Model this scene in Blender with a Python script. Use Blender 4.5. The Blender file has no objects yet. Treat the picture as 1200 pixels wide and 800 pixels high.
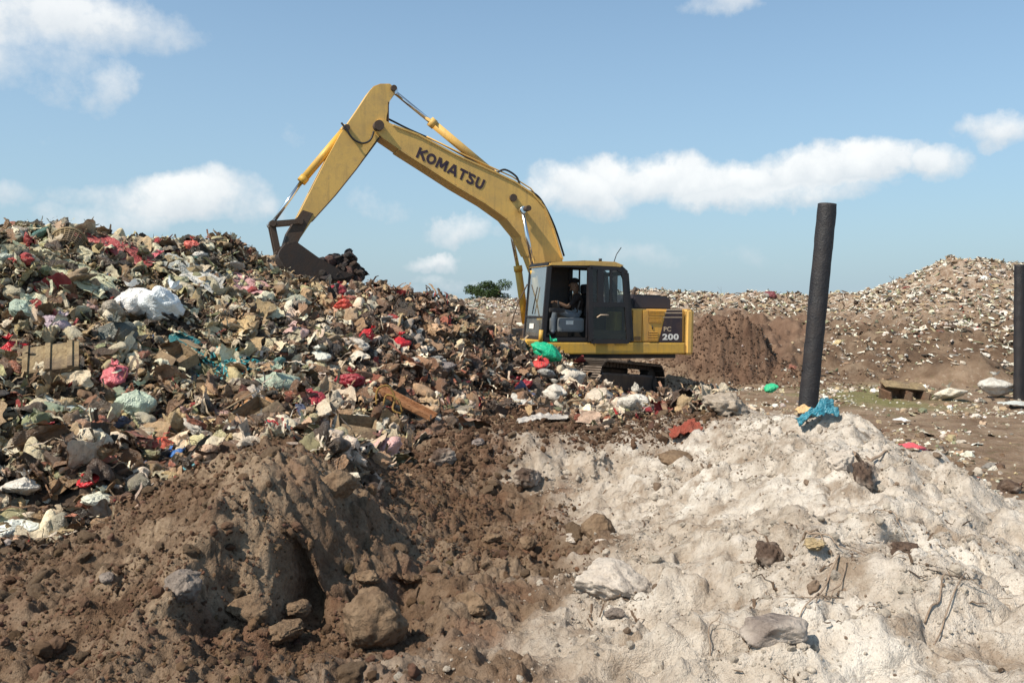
import bpy, bmesh, math, random
import numpy as np
from mathutils import Vector, Matrix, Euler
random.seed(7); RS = np.random.RandomState(11)
S = bpy.context.scene; COL = S.collection
PI = math.pi

# ------------------------------------------------------------------ camera
CAMZ = 2.06; F = 1000.0; PITCH = -math.atan(40/1000.0)
cd = bpy.data.cameras.new('camera'); cam = bpy.data.objects.new('camera', cd); COL.objects.link(cam)
cam.location = (0, 0, CAMZ); cam.rotation_euler = (PI/2 + PITCH, 0, 0)
cd.sensor_width = 36; cd.lens = 30.0; cd.clip_start = 0.05; cd.clip_end = 3000
S.camera = cam
cp, sp_ = math.cos(PITCH), math.sin(PITCH)
def ray(px, py):
    u = (px-600)/F; v = (400-py)/F
    return np.array([u, cp - v*sp_, sp_ + v*cp])        # world direction (y forward)
def W(px, py, Y):                                       # pixel at world depth Y
    d = ray(px, py); t = Y/d[1]
    return np.array([d[0]*t, Y, CAMZ + d[2]*t])

# ------------------------------------------------------------------ noise
def _h(ix, iy, iz, s):
    n = (ix*374761393 + iy*668265263 + iz*2147483647 + s*1274126177) & 0xffffffff
    n = ((n ^ (n >> 13))*1274126177) & 0xffffffff
    n = ((n ^ (n >> 16))*2246822519) & 0xffffffff
    return ((n ^ (n >> 15)) & 0xffff)/65535.0
def vn2(x, y, s=0):
    x = np.asarray(x, float); y = np.asarray(y, float)
    fx = np.floor(x); fy = np.floor(y); ix = fx.astype(np.int64); iy = fy.astype(np.int64)
    tx = x-fx; ty = y-fy; tx = tx*tx*tx*(tx*(tx*6-15)+10); ty = ty*ty*ty*(ty*(ty*6-15)+10)
    a = _h(ix, iy, 0, s); b = _h(ix+1, iy, 0, s); c = _h(ix, iy+1, 0, s); d = _h(ix+1, iy+1, 0, s)
    return (a*(1-tx)+b*tx)*(1-ty) + (c*(1-tx)+d*tx)*ty      # 0..1
def vn3(x, y, z, s=0):
    fx = np.floor(x); fy = np.floor(y); fz = np.floor(z)
    ix = fx.astype(np.int64); iy = fy.astype(np.int64); iz = fz.astype(np.int64)
    tx = x-fx; ty = y-fy; tz = z-fz
    tx = tx*tx*(3-2*tx); ty = ty*ty*(3-2*ty); tz = tz*tz*(3-2*tz)
    def L(k):
        a = _h(ix, iy, iz+k, s); b = _h(ix+1, iy, iz+k, s); c = _h(ix, iy+1, iz+k, s); d = _h(ix+1, iy+1, iz+k, s)
        return (a*(1-tx)+b*tx)*(1-ty) + (c*(1-tx)+d*tx)*ty
    return L(0)*(1-tz)+L(1)*tz
def fbm2(x, y, s=0, o=4):
    r = 0; a = .5; n = 0
    for k in range(o):
        r = r + a*vn2(x, y, s+k*17); n += a; a *= .5; x, y = x*1.9+y*.55+3.1, y*1.9-x*.55+7.7
    return r/n
def fbm3(P, s=0, o=3):
    x, y, z = P[..., 0], P[..., 1], P[..., 2]; r = 0; a = .5; n = 0
    for k in range(o):
        r = r + a*vn3(x, y, z, s+k*13); n += a; a *= .5; x, y, z = x*2+1.7, y*2+9.2, z*2+4.4
    return r/n
def ss(a, b, x):
    t = np.clip((x-a)/(b-a), 0, 1); return t*t*(3-2*t)

# ------------------------------------------------------------------ land form: thin plate spline through surveyed points
CP = []
def c(px, py, z=None, Y=None):
    d = ray(px, py)
    if Y is None: Y = (z-CAMZ)/d[2]*d[1]
    CP.append(W(px, py, Y))
def w(x, y, z): CP.append(np.array([x, y, z], float))
# foreground brown earth
for a in [(0,800,.45),(150,800,.50),(300,800,.46),(430,800,.40),(560,800,.42),(0,720,.42),(110,720,.50),(210,740,.50),(0,660,.36),(100,650,.48),
          (200,640,.66),(250,600,.84),(290,560,.97),(315,530,1.03),(240,560,.80),(160,600,.62),(90,640,.45),(330,725,.42),
          (300,640,.74),(335,645,.69),(380,600,.80),(390,570,.88),(430,640,.52),(400,670,.46),(470,690,.36),(520,650,.26),(560,620,.20),(520,740,.32),
          (620,680,.26),(600,640,.20),(480,600,.44),(540,560,.38),(460,560,.62),(600,520,.55),(560,500,.6),(640,560,.38),(700,580,.35)]: c(*a)
# pale sand mound
for a in [(700,800,.50),(850,800,.55),(1000,800,.60),(1190,800,.66),(700,720,.42),(850,700,.60),(1000,700,.78),(1190,700,.74),
          (760,640,.48),(860,620,.66),(980,610,.88),(1060,590,.86),(1130,600,.80),(1200,604,.72),(760,560,.50),(860,550,.78),
          (960,545,.96),(1010,520,1.0),(1000,500,1.0),(940,489,.96),(930,505,.95),(860,500,.86),(800,510,.72),(720,530,.55),(880,480,.88),(820,472,.82),
          (760,478,.68),(700,490,.60),(650,500,.58)]: c(*a)
# behind the sand crest and the plain
w(3.6,9.6,.30); w(4.6,8.6,.22); w(4.0,7.4,.45); w(4.6,6.7,.30); w(5.6,6.4,.2); w(2.3,12.5,.3)
for a in [(1190,590,.18),(1120,560,.16),(1050,530,.18),(1060,480,.12),(1190,480,.1),(960,470,.15),(900,458,.12),(820,458,.15),(1000,455,.1),(1190,455,.1)]: c(*a)
w(2,19,.02); w(4,20,.02); w(1,21,.05); w(0,18.6,.15); w(7,14,.1); w(9,9,.15); w(6.5,5,.5); w(7,3,.55); w(2.6,17,.05); w(3,15.5,.15)
# around the camera
w(0,2,.40); w(-2,2.2,.42); w(2,2,.5); w(0,-3,.3); w(-5,0,.4); w(5,-1,.5); w(-3.5,3.2,.42); w(0,0,.36); w(4,1.5,.6)
# rubbish heap
for a in [(0,645,.36),(110,612,.45),(200,566,.62),(270,528,.90),(345,508,.95),(410,540,.62),(470,520,.56),(0,560,.72),(100,560,.75)]: c(*a)
for px, py, Y in [(0,500,7.5),(0,440,8.3),(0,380,9.4),(0,310,10.6),(0,281,11.4),(60,273,12.0),(150,285,13.0),(220,289,13.6),(290,300,14.0),(330,326,14.3),(370,338,14.4),(430,343,14.4),
      (480,351,14.4),(525,364,14.5),(560,384,14.7),(590,402,15.3),(618,408,16.2),(650,416,16.8),(670,446,16.0),(700,467,15.0),(740,475,13.5),
      (100,500,7.9),(100,430,9.0),(100,370,10.2),(100,320,11.4),(200,500,8.4),(200,440,9.4),(200,380,10.7),(200,330,12.0),
      (300,470,9.0),(300,420,10.4),(300,370,11.9),(300,336,13.2),(400,480,9.9),(400,430,11.2),(400,380,12.8),(400,356,13.8),
      (500,480,11.4),(500,440,12.3),(500,400,13.2),(500,375,13.9),(560,470,12.7),(560,430,13.7),(600,450,14.1),(620,430,15.0),(640,470,13.6),(690,487,12.3)]: c(px, py, Y=Y)
w(-8,15,2.3); w(-6,16,2.0); w(-4,16.5,1.7); w(-2.5,16.6,1.2); w(-1,17,.8); w(-8,18,1.2); w(-4,19,.5); w(-1,19.5,.2); w(-10,21,.4); w(-12,11,2.9); w(-11,8,1.9); w(-9,5,.9); w(-8,3,.6); w(-16,14,2.4); w(-16,8,1.4)
w(.1,17.2,.5); w(.6,17.9,.2)
# landfill at the back
for px, py, Y in [(1100,445,22.5),(1000,445,22.5),(1190,445,22),(900,435,24),(820,425,25),(760,420,25),(1190,390,25.5),(1190,350,28),(1190,315,31),(1145,307,31),(1110,308,31),(1085,320,31),(1060,334,31),(1030,343,31.3),(990,348,32),(1120,318,30.2),
      (960,350,32.5),(900,345,33),(820,345,33.5),(760,344,34),(680,350,35),(600,358,35.5),(550,360,36),(1100,400,25),(1100,350,28.2),(1000,400,26),(1000,370,29),
      (900,400,27.5),(900,365,30.5),(820,395,28.5),(820,360,31.5),(620,385,31),(600,400,29.5)]: c(px, py, Y=Y)
for x in (-30,-18,-8,2,12,22,34): w(x,45,2.2 + (.7 if x > 20 else 0)); w(x,62,1.8); w(x,85,.2)
for px in (860,920,980,1020,1050): c(px,351,Y=34.5); c(px,353,Y=38.5)
for px in (1120,1170): c(px,316,Y=35); c(px,325,Y=39)
c(1045,343,Y=31); c(1065,336,Y=31)
w(-30,34,2.4); w(-18,35,2.4); w(-9,35,2.35); w(-20,26,.3); w(-8,26,.2); w(-30,20,.6); w(-26,10,.6); w(26,31,3.6); w(34,30,3.4); w(26,22,.4); w(22,12,.2); w(18,5,.3); w(14,0,.4); w(-16,0,.4); w(36,12,.3); w(0,24,.15); w(-3,29,.5)
w(0,120,0); w(-90,110,0); w(90,110,0); w(-90,40,.4); w(90,40,.4); w(-60,0,0); w(60,0,0); w(0,-25,0); w(-30,-25,0); w(30,-25,0)
CP = np.array(CP)
def _phi(d2): return np.where(d2 > 1e-12, .5*d2*np.log(np.maximum(d2, 1e-12)), 0)
_n = len(CP); _X = CP[:, :2]/10
_K = _phi(((_X[:, None]-_X[None])**2).sum(-1)) + np.eye(_n)*4e-5
_A = np.zeros((_n+3, _n+3)); _A[:_n, :_n] = _K; _A[:_n, _n] = 1; _A[:_n, _n+1:] = _X; _A[_n, :_n] = 1; _A[_n+1:, :_n] = _X.T
_wt = np.linalg.solve(_A, np.concatenate([CP[:, 2], np.zeros(3)]))
def tps(x, y):
    x = np.asarray(x, float); y = np.asarray(y, float); sh = x.shape; x = x.ravel(); y = y.ravel(); out = np.empty(len(x))
    for i in range(0, len(x), 20000):
        q = np.stack([x[i:i+20000], y[i:i+20000]], 1)/10
        d2 = (q[:, 0:1]-_X[None, :, 0])**2 + (q[:, 1:2]-_X[None, :, 1])**2
        out[i:i+20000] = _phi(d2)@_wt[:_n] + _wt[_n] + q@_wt[_n+1:]
    return out.reshape(sh)
def bumpg(x, y, cx, cy, rx, ry, h, ang=0):
    ca, sa = math.cos(ang), math.sin(ang); dx = x-cx; dy = y-cy
    u = (dx*ca+dy*sa)/rx; v = (-dx*sa+dy*ca)/ry
    return h*np.exp(-(u*u+v*v)**1.5)
def base(x, y):
    x = np.asarray(x, float); y = np.asarray(y, float)
    far = ss(70, 110, np.hypot(x, y-5))
    z = tps(np.clip(x, -95, 95), np.clip(y, -28, 125))*(1-far)
    return z
FEAT = []       # (cx,cy,rx,ry,h,ang) mounds and pits
def H(x, y):
    z = base(x, y)
    for f in FEAT: z = z + bumpg(x, y, *f)
    return z
def G(px, py, y0=2.2, y1=60):
    d = ray(px, py); Ys = np.concatenate([np.arange(y0, 20, .03), np.arange(20, y1, .1)]); Ys = Ys[Ys >= y0]
    t = Ys/d[1]; x = d[0]*t; z = CAMZ+d[2]*t; h = H(x, Ys)
    k = np.nonzero(z <= h)[0]; k = k[0] if len(k) else len(Ys)-1
    return np.array([x[k], Ys[k], h[k]])
def feat(px, py, rx, ry, h, ang=0):
    p = G(px, py); FEAT.append((p[0], p[1], rx, ry, h, ang))
for f in [(285,590,.18,.8,.09,-.1),(356,712,.14,.11,-.22,0),(475,706,.16,.11,-.24,0),(320,655,.12,.10,.08,0),(215,700,.17,.42,.17,-.2),(150,690,.25,.2,.05,0),
          (258,700,.12,.3,-.10,0),(600,700,.4,.25,.06,0),(560,545,.7,.8,.16,0),(640,530,.6,.6,.12,0),(560,720,.14,.14,.10,0)]: feat(*f)
p = W(838, 385, 23.2); FEAT.append((p[0]+.15, 23.3, .75, .8, .8, .2)); FEAT.append((p[0]-.75, 23.0, .6, .6, .42, .2)); FEAT.append((p[0]+.95, 23.1, .65, .5, .62, .7)); FEAT.append((p[0]+1.5, 22.9, .6, .5, .25, .7)); FEAT.append((p[0]-1.0, 22.8, 1.5, 1.2, .35, 0))
FEAT.append((W(1000,540,7.7)[0], 7.75, .28, .3, .14, 0)); FEAT.append((W(1130,440,22)[0], 22.2, 1.3, .9, .7, 0)); FEAT.append((W(850,475,11)[0], 11.2, .5, .5, .14, 0))

CAVES = [(G(354, 696), .12, .09, .26), (G(474, 692), .12, .09, .24), (G(1008, 548), .09, .10, .20), (G(1062, 628), .10, .08, .16), (G(903, 650), .07, .08, .10)]
def sdf(x, y, poly):
    x = np.asarray(x, float); y = np.asarray(y, float); d = np.full(x.shape, 1e9); ins = np.zeros(x.shape, bool); n = len(poly)
    for i in range(n):
        ax, ay = poly[i]; bx, by = poly[(i+1) % n]; ex, ey = bx-ax, by-ay
        t = np.clip(((x-ax)*ex+(y-ay)*ey)/(ex*ex+ey*ey+1e-12), 0, 1)
        d = np.minimum(d, (x-ax-ex*t)**2+(y-ay-ey*t)**2)
        k = ((ay > y) != (by > y)) & (x < ex*(y-ay)/((by-ay) or 1e-9)+ax); ins ^= k
    return np.where(ins, 1, -1)*np.sqrt(d)                 # positive inside
HEAP = [tuple(G(*q)[:2]) for q in [(-60,668),(0,648),(60,634),(110,614),(200,568),(262,534),(300,522),(345,510),(395,548),(445,552),(490,522),(520,506),(600,488),(650,492),(720,500),(800,482),(850,478)]] + \
       [(3.1,13.2),(2.6,15.6),(1.5,16.6),(.6,17.8),(-1,19),(-4,20),(-12,22),(-30,20),(-26,8),(-10,5.2),(-6,5.6)]
SAND = [tuple(G(*q)[:2]) for q in [(545,800),(570,765),(620,722),(665,692),(700,640),(668,590),(630,560),(640,530),(690,515),(780,510),(840,494),(900,484)]] + \
       [(3.3,9.6),(3.7,9.0),(4.0,8.0),(4.0,7.0),(4.3,6.6),(5.2,6.2),(7,5.5),(9,3),(9,-4),(1,-4),(0,2)]
LAND = [(-40,25),(-8,27),(0,28)] + [tuple(G(*q)[:2]) for q in [(690,420),(820,425),(900,435),(1000,445),(1100,447),(1200,446)]] + [(22,20),(50,18),(60,70),(-60,70)]
BARE = [tuple(G(*q)[:2]) for q in [(795,440),(800,390),(815,372),(860,366),(920,372),(960,385),(950,410),(900,425),(870,445)]]
PLAIN_GREEN = [tuple(G(*q)[:2]) for q in [(930,455),(1040,450),(1130,470),(1100,485),(1000,480),(940,475)]]
def masks(x, y):
    n1 = fbm2(x*1.3, y*1.3, 3)-.5; n2 = fbm2(x*5, y*5, 5)-.5
    mh = ss(-.12, .12, sdf(x, y, HEAP)+n1*.7+n2*.3)
    ms = ss(-.60, .50, sdf(x, y, SAND)+n1*1.6+n2*.9)
    ml = ss(-.3, .5, sdf(x, y, LAND)+n1*2)
    mb = ss(-.5, .8, sdf(x, y, BARE)+n1*2.5); md_ = np.exp(-((x-5.9)**2/3.5+(y-23.1)**2/2.5)); mb = np.maximum(mb, ss(.2, .5, md_)); ml = np.maximum(ml, ss(.2, .5, md_))
    mg = ss(-.5, 1.5, sdf(x, y, PLAIN_GREEN)+n1*3)
    d = np.hypot(x, y-3); mf = ss(7.5, 9.5, y-.0*d + np.where(x < 2.2, -9, 0) + (x-2.2)*.5)   # the plain
    return mh, ms*(1-mh), ml, mb, mg, mf*(1-mh)
def detail(x, y, M=None):
    mh, ms, ml, mb, mg, mf = masks(x, y) if M is None else M
    b = np.abs(fbm2(x*2.2, y*2.2, 21)-.5)*2
    clod = (fbm2(x*3.1, y*3.1, 31)-.5)*.20 + (np.abs(fbm2(x*6, y*6, 41)-.5)*2)*.11 + (fbm2(x*17, y*17, 43, 3)-.5)*.075 + (vn2(x*48, y*48, 47)-.5)*.016
    sand = (fbm2(x*2.1, y*2.1, 51)-.5)*.12 + (np.abs(fbm2(x*2.6+4, y*2.6, 58)-.5)*2)*.22 - .06 + (np.abs(fbm2(x*6.5, y*6.5, 59)-.5)*2)*.035 + (fbm2(x*7+y*3, y*6, 53)-.5)*.038 + (fbm2(x*22, y*22, 55, 3)-.5)*.030 - ss(.60, .75, vn2(x*5.5, y*5.5, 57))*.05
    hp = (fbm2(x*1.7, y*1.7, 61)-.5)*.38 + (fbm2(x*5, y*5, 63)-.5)*.16
    ld = (fbm2(x*.6, y*.6, 71)-.5)*.34 + (fbm2(x*2.5, y*2.5, 73, 5)-.5)*.46 + (np.abs(fbm2(x*1.1, y*1.1, 75)-.5))*mb*1.2
    pl = (fbm2(x*2, y*2, 81)-.5)*.07 + (fbm2(x*9, y*9, 83)-.5)*.03
    md = np.exp(-((x-5.9)**2/4+(y-23.1)**2/3)); mf = mf*(1-.9*md)
    z = clod*(1-ms)+sand*ms
    z = z*(1-mf)+pl*mf
    z = z*(1-mh)+hp*mh
    z = z*(1-ml)+ld*ml*(1-ss(60, 80, y)) + md*((fbm2(x*3, y*3, 91)-.5)*.5+(np.abs(fbm2(x*6, y*6, 92)-.5))*.5)
    return z*(1-ss(90, 110, y))
def disp(P, mh=0):                                      # sideways roughness and small overhangs
    X, Y, Z = P[..., 0], P[..., 1], P[..., 2]
    Q = np.stack([X, Y, Z*1.3], -1)*9; am = .075*(1-ss(12, 16, Y))*ss(1.5, 2.2, Y)*(1-.45*mh)
    dx = (fbm3(Q, 101, 3)-.5)*am; dy = (fbm3(Q+31, 107, 3)-.5)*am; dz = (fbm3(Q*1.4+77, 109, 2)-.5)*am*.5
    for (cc_, rx_, ry_, dp_) in CAVES:
        w_ = np.exp(-((X-cc_[0])/rx_)**2-((Y-cc_[1])/ry_)**2); dy = dy+w_*dp_; dz = dz-w_*dp_*.25
    return np.stack([X+dx, Y+dy, Z+dz], -1)
def HF(x, y): return H(x, y)+detail(x, y)

# ------------------------------------------------------------------ materials
class NT:
    def __init__(s, m): s.t = m.node_tree; s.n = s.t.nodes; s.l = s.t.links
    def __call__(s, typ, **k):
        nd = s.n.new(typ)
        for a, v in k.items():
            if a.startswith('i_'): nd.inputs[int(a[2:]) if a[2:].isdigit() else a[2:].replace('_', ' ')].default_value = v
            else: setattr(nd, a, v)
        return nd
    def L(s, a, b): s.l.new(a, b)
    def math(s, op, a, b=None, c_=None, clamp=False):
        nd = s.n.new('ShaderNodeMath'); nd.operation = op; nd.use_clamp = clamp
        for i, v in enumerate((a, b, c_)):
            if v is None: continue
            if hasattr(v, 'is_output'): s.l.new(v, nd.inputs[i])
            else: nd.inputs[i].default_value = v
        return nd.outputs[0]
    def mix(s, f, a, b, mode='MIX'):
        nd = s.n.new('ShaderNodeMix'); nd.data_type = 'RGBA'; nd.blend_type = mode
        for sock, v in ((nd.inputs[0], f), (nd.inputs[6], a), (nd.inputs[7], b)):
            if hasattr(v, 'is_output'): s.l.new(v, sock)
            elif isinstance(v, (int, float)): sock.default_value = v
            else: sock.default_value = tuple(v)+((1,) if len(v) == 3 else ())
        return nd.outputs[2]
    def noise(s, scale, detail=3, rough=.55, vec=None, col=False):
        nd = s.n.new('ShaderNodeTexNoise'); nd.inputs['Scale'].default_value = scale; nd.inputs['Detail'].default_value = detail; nd.inputs['Roughness'].default_value = rough
        if vec is not None: s.l.new(vec, nd.inputs['Vector'])
        return nd.outputs[1 if col else 0]
    def ramp(s, f, pts, mode='LINEAR'):
        nd = s.n.new('ShaderNodeValToRGB'); nd.color_ramp.interpolation = mode; e = nd.color_ramp.elements
        while len(e) < len(pts): e.new(.5)
        for i, (p, cc) in enumerate(pts):
            e[i].position = p; e[i].color = (cc, cc, cc, 1) if isinstance(cc, (int, float)) else tuple(cc)+(1,)
        s.l.new(f, nd.inputs[0]); return nd.outputs[0]
def newmat(name):
    m = bpy.data.materials.new(name); m.use_nodes = True; t = NT(m); b = m.node_tree.nodes['Principled BSDF']
    return m, t, b
def bump(t, b, h, strength=.5, dist=.02):
    nd = t('ShaderNodeBump'); nd.inputs['Strength'].default_value = strength; nd.inputs['Distance'].default_value = dist
    t.L(h, nd.inputs['Height']); t.L(nd.outputs[0], b.inputs['Normal'])
def geo_pos(t): return t('ShaderNodeNewGeometry').outputs['Position']
def paint(name, col, rough=.45, metal=0, dirt=.35, dirtcol=(.20, .14, .09), scale=3.0, bmp=.1, spec=.5, wear=0):
    m, t, b = newmat(name); o = t('ShaderNodeTexCoord').outputs['Object']
    n = t.noise(scale, 6, .65, o); f = t.ramp(n, [(.42, 0), (.72, dirt)])
    n2 = t.noise(scale*9, 4, .6, o); f2 = t.ramp(n2, [(.55, 0), (.75, dirt*.7)])
    cc = t.mix(f, col, dirtcol); cc = t.mix(f2, cc, dirtcol)
    mp = t('ShaderNodeMapping'); mp.inputs['Scale'].default_value = (9, 9, .9); t.L(o, mp.inputs[0]); st = t.noise(1.0, 5, .7, mp.outputs[0]); cc = t.mix(t.ramp(st, [(.52, 0), (.72, dirt*.8)]), cc, tuple(v*.7 for v in dirtcol))
    hv = t.noise(scale*.6, 3, .5, o); cc = t.mix(t.ramp(hv, [(.3, .18), (.7, 0)]), cc, tuple(v*.6 for v in col))
    t.L(cc, b.inputs['Base Color']); b.inputs['Metallic'].default_value = metal
    r = t.ramp(n, [(.35, rough), (.7, min(1, rough+.3))]); t.L(r, b.inputs['Roughness'])
    b.inputs['Specular IOR Level'].default_value = spec
    bump(t, b, n2, bmp, .01); return m
def cloth(name, col, rough=.6, spec=.4, dirt=.45, dcol=(.16, .11, .075), bmp=.5, sc=30, trans=0):
    m, t, b = newmat(name); o = t('ShaderNodeTexCoord').outputs['Object']
    n = t.noise(5, 5, .65, o); f = t.ramp(n, [(.42, 0), (.70, dirt)])
    cc = t.mix(f, col, dcol); t.L(cc, b.inputs['Base Color'])
    b.inputs['Roughness'].default_value = rough; b.inputs['Specular IOR Level'].default_value = spec
    v = t('ShaderNodeTexVoronoi', feature='DISTANCE_TO_EDGE'); v.inputs['Scale'].default_value = sc*.35; t.L(t.noise(4, 3, .6, o, True), v.inputs['Vector'])
    hh = t.math('ADD', t.noise(sc, 4, .6, o), t.math('MULTIPLY', t.math('MINIMUM', v.outputs[0], .3), 2.0))
    bump(t, b, hh, bmp, .02); return m

def soil_mat():
    m, t, b = newmat('soil'); P = geo_pos(t)
    at = t('ShaderNodeAttribute', attribute_name='mask'); sep = t('ShaderNodeSeparateColor'); t.L(at.outputs['Color'], sep.inputs[0])
    at2 = t('ShaderNodeAttribute', attribute_name='mask2'); sep2 = t('ShaderNodeSeparateColor'); t.L(at2.outputs['Color'], sep2.inputs[0])
    nb = t.noise(1.1, 4, .6, P); nm = t.noise(6, 6, .65, P); nf = t.noise(38, 5, .7, P); nff = t.noise(130, 3, .6, P)
    # brown earth: dry crust pale, moist crumbs dark red brown
    br = t.ramp(nm, [(.25, (.075, .043, .027)), (.50, (.150, .093, .058)), (.75, (.24, .165, .110))])
    br = t.mix(t.ramp(nb, [(.40, 0), (.68, .85)]), br, (.27, .20, .14))
    br = t.mix(t.ramp(nf, [(.35, .55), (.5, 0)]), br, (.060, .034, .022)); br = t.mix(t.ramp(nf, [(.60, 0), (.78, .5)]), br, (.31, .23, .165))
    br = t.mix(t.ramp(t.noise(2.3, 3, .5, P), [(.52, 0), (.70, .45)]), br, (.17, .078, .048))
    ac = t('ShaderNodeAttribute', attribute_name='crust'); sc_ = t('ShaderNodeSeparateColor'); t.L(ac.outputs['Color'], sc_.inputs[0])
    br = t.mix(t.math('MULTIPLY', sc_.outputs[0], t.ramp(nm, [(.3, .5), (.55, 1)])), br, t.ramp(nf, [(.3, (.19, .13, .085)), (.7, (.35, .26, .18))]))
    # pale ash sand
    sa = t.ramp(nm, [(.25, (.29, .23, .18)), (.5, (.50, .435, .37)), (.75, (.67, .61, .55))])
    sa = t.mix(t.ramp(nb, [(.42, 0), (.64, .7)]), sa, (.78, .73, .665))
    sa = t.mix(t.ramp(t.noise(2.6, 6, .7, P), [(.50, 0), (.64, .8)]), sa, (.27, .20, .145)); px_ = t('ShaderNodeSeparateXYZ'); t.L(P, px_.inputs[0]); sl_x = t.math('ADD', px_.outputs[0], t.math('MULTIPLY', t.math('SUBTRACT', nb, .5), 3.0)); sa = t.mix(t.ramp(t.math('DIVIDE', t.math('ADD', sl_x, 1.0), 5.0), [(.15, .55), (.55, 0)]), sa, (.36, .285, .215))
    sa = t.mix(t.ramp(nf, [(.30, .6), (.44, 0)]), sa, (.20, .145, .105)); sa = t.mix(t.ramp(nff, [(.62, 0), (.72, .35)]), sa, (.15, .11, .085))
    # plain
    pl = t.ramp(t.noise(1.6, 7, .7, P), [(.3, (.135, .085, .055)), (.5, (.235, .165, .115)), (.7, (.34, .26, .19))])
    pl = t.mix(t.ramp(t.noise(9, 6, .75, P), [(.58, 0), (.68, .6)]), pl, (.46, .40, .33))
    pl = t.mix(t.ramp(t.noise(4, 5, .7, P), [(.55, 0), (.68, .5)]), pl, (.12, .125, .055))
    gr = t.ramp(nm, [(.3, (.13, .125, .05)), (.7, (.25, .225, .11))])
    # landfill body
    la = t.ramp(t.noise(1.3, 8, .75, P), [(.3, (.10, .062, .042)), (.5, (.27, .19, .135)), (.7, (.42, .34, .27))])
    la = t.mix(t.ramp(t.noise(8, 6, .8, P), [(.50, 0), (.62, .55)]), la, (.48, .43, .37))
    ba = t.ramp(t.noise(1.8, 5, .65, P), [(.3, (.10, .058, .040)), (.7, (.215, .140, .098))])
    he = t.ramp(nm, [(.3, (.030, .022, .018)), (.55, (.085, .060, .045)), (.75, (.20, .155, .12))])
    ms = t.math('ADD', sep.outputs[0], t.math('MULTIPLY', t.math('SUBTRACT', nm, .5), .5), clamp=True)
    c_ = t.mix(ms, br, sa); c_ = t.mix(sep2.outputs[2], c_, pl); c_ = t.mix(sep2.outputs[1], c_, gr); 
    pz = t('ShaderNodeSeparateXYZ'); t.L(P, pz.inputs[0]); hz_ = t.math('ADD', pz.outputs[2], t.math('MULTIPLY', t.math('SUBTRACT', t.noise(.9, 5, .65, P), .5), 1.6))
    bk = t.ramp(t.noise(1.7, 7, .7, P), [(.3, (.075, .046, .031)), (.5, (.145, .098, .067)), (.7, (.26, .195, .14))]); la = t.mix(t.ramp(t.math('DIVIDE', hz_, 4.0), [(.36, 0), (.52, 1)]), bk, la)
    c_ = t.mix(sep.outputs[2], c_, la); c_ = t.mix(sep2.outputs[0], c_, ba); c_ = t.mix(sep.outputs[1], c_, he)
    t.L(c_, b.inputs['Base Color']); b.inputs['Roughness'].default_value = .95; b.inputs['Specular IOR Level'].default_value = .15
    hh = t.math('ADD', t.math('MULTIPLY', nf, 1.0), t.math('MULTIPLY', nff, .4)); hh = t.math('ADD', hh, t.math('MULTIPLY', t.noise(14, 5, .7, P), 1.5))
    bump(t, b, hh, .9, .028)
    return m

def mk(name, V, Fc, mat=None, parent=None, smooth=False, col=None):
    me = bpy.data.meshes.new(name); V = np.asarray(V, np.float32); Fc = np.asarray(Fc, np.int32); k = Fc.shape[1]
    me.vertices.add(len(V)); me.vertices.foreach_set('co', V.ravel())
    me.loops.add(Fc.size); me.loops.foreach_set('vertex_index', Fc.ravel())
    me.polygons.add(len(Fc)); me.polygons.foreach_set('loop_start', np.arange(0, Fc.size, k, dtype=np.int32)); me.polygons.foreach_set('loop_total', np.full(len(Fc), k, np.int32))
    me.polygons.foreach_set('use_smooth', np.full(len(Fc), smooth))
    if col is not None:
        for nm_, cc in col.items():
            a = me.color_attributes.new(nm_, 'FLOAT_COLOR', 'POINT'); a.data.foreach_set('color', np.asarray(cc, np.float32).ravel())
    me.update(); me.validate()
    o = bpy.data.objects.new(name, me); COL.objects.link(o)
    if mat: me.materials.append(mat)
    if parent: o.parent = parent
    return o
def tag(o, label, cat, group=None, kind=None):
    if label: o['label'] = label
    if cat: o['category'] = cat
    if group: o['group'] = group
    if kind: o['kind'] = kind
    return o

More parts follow.
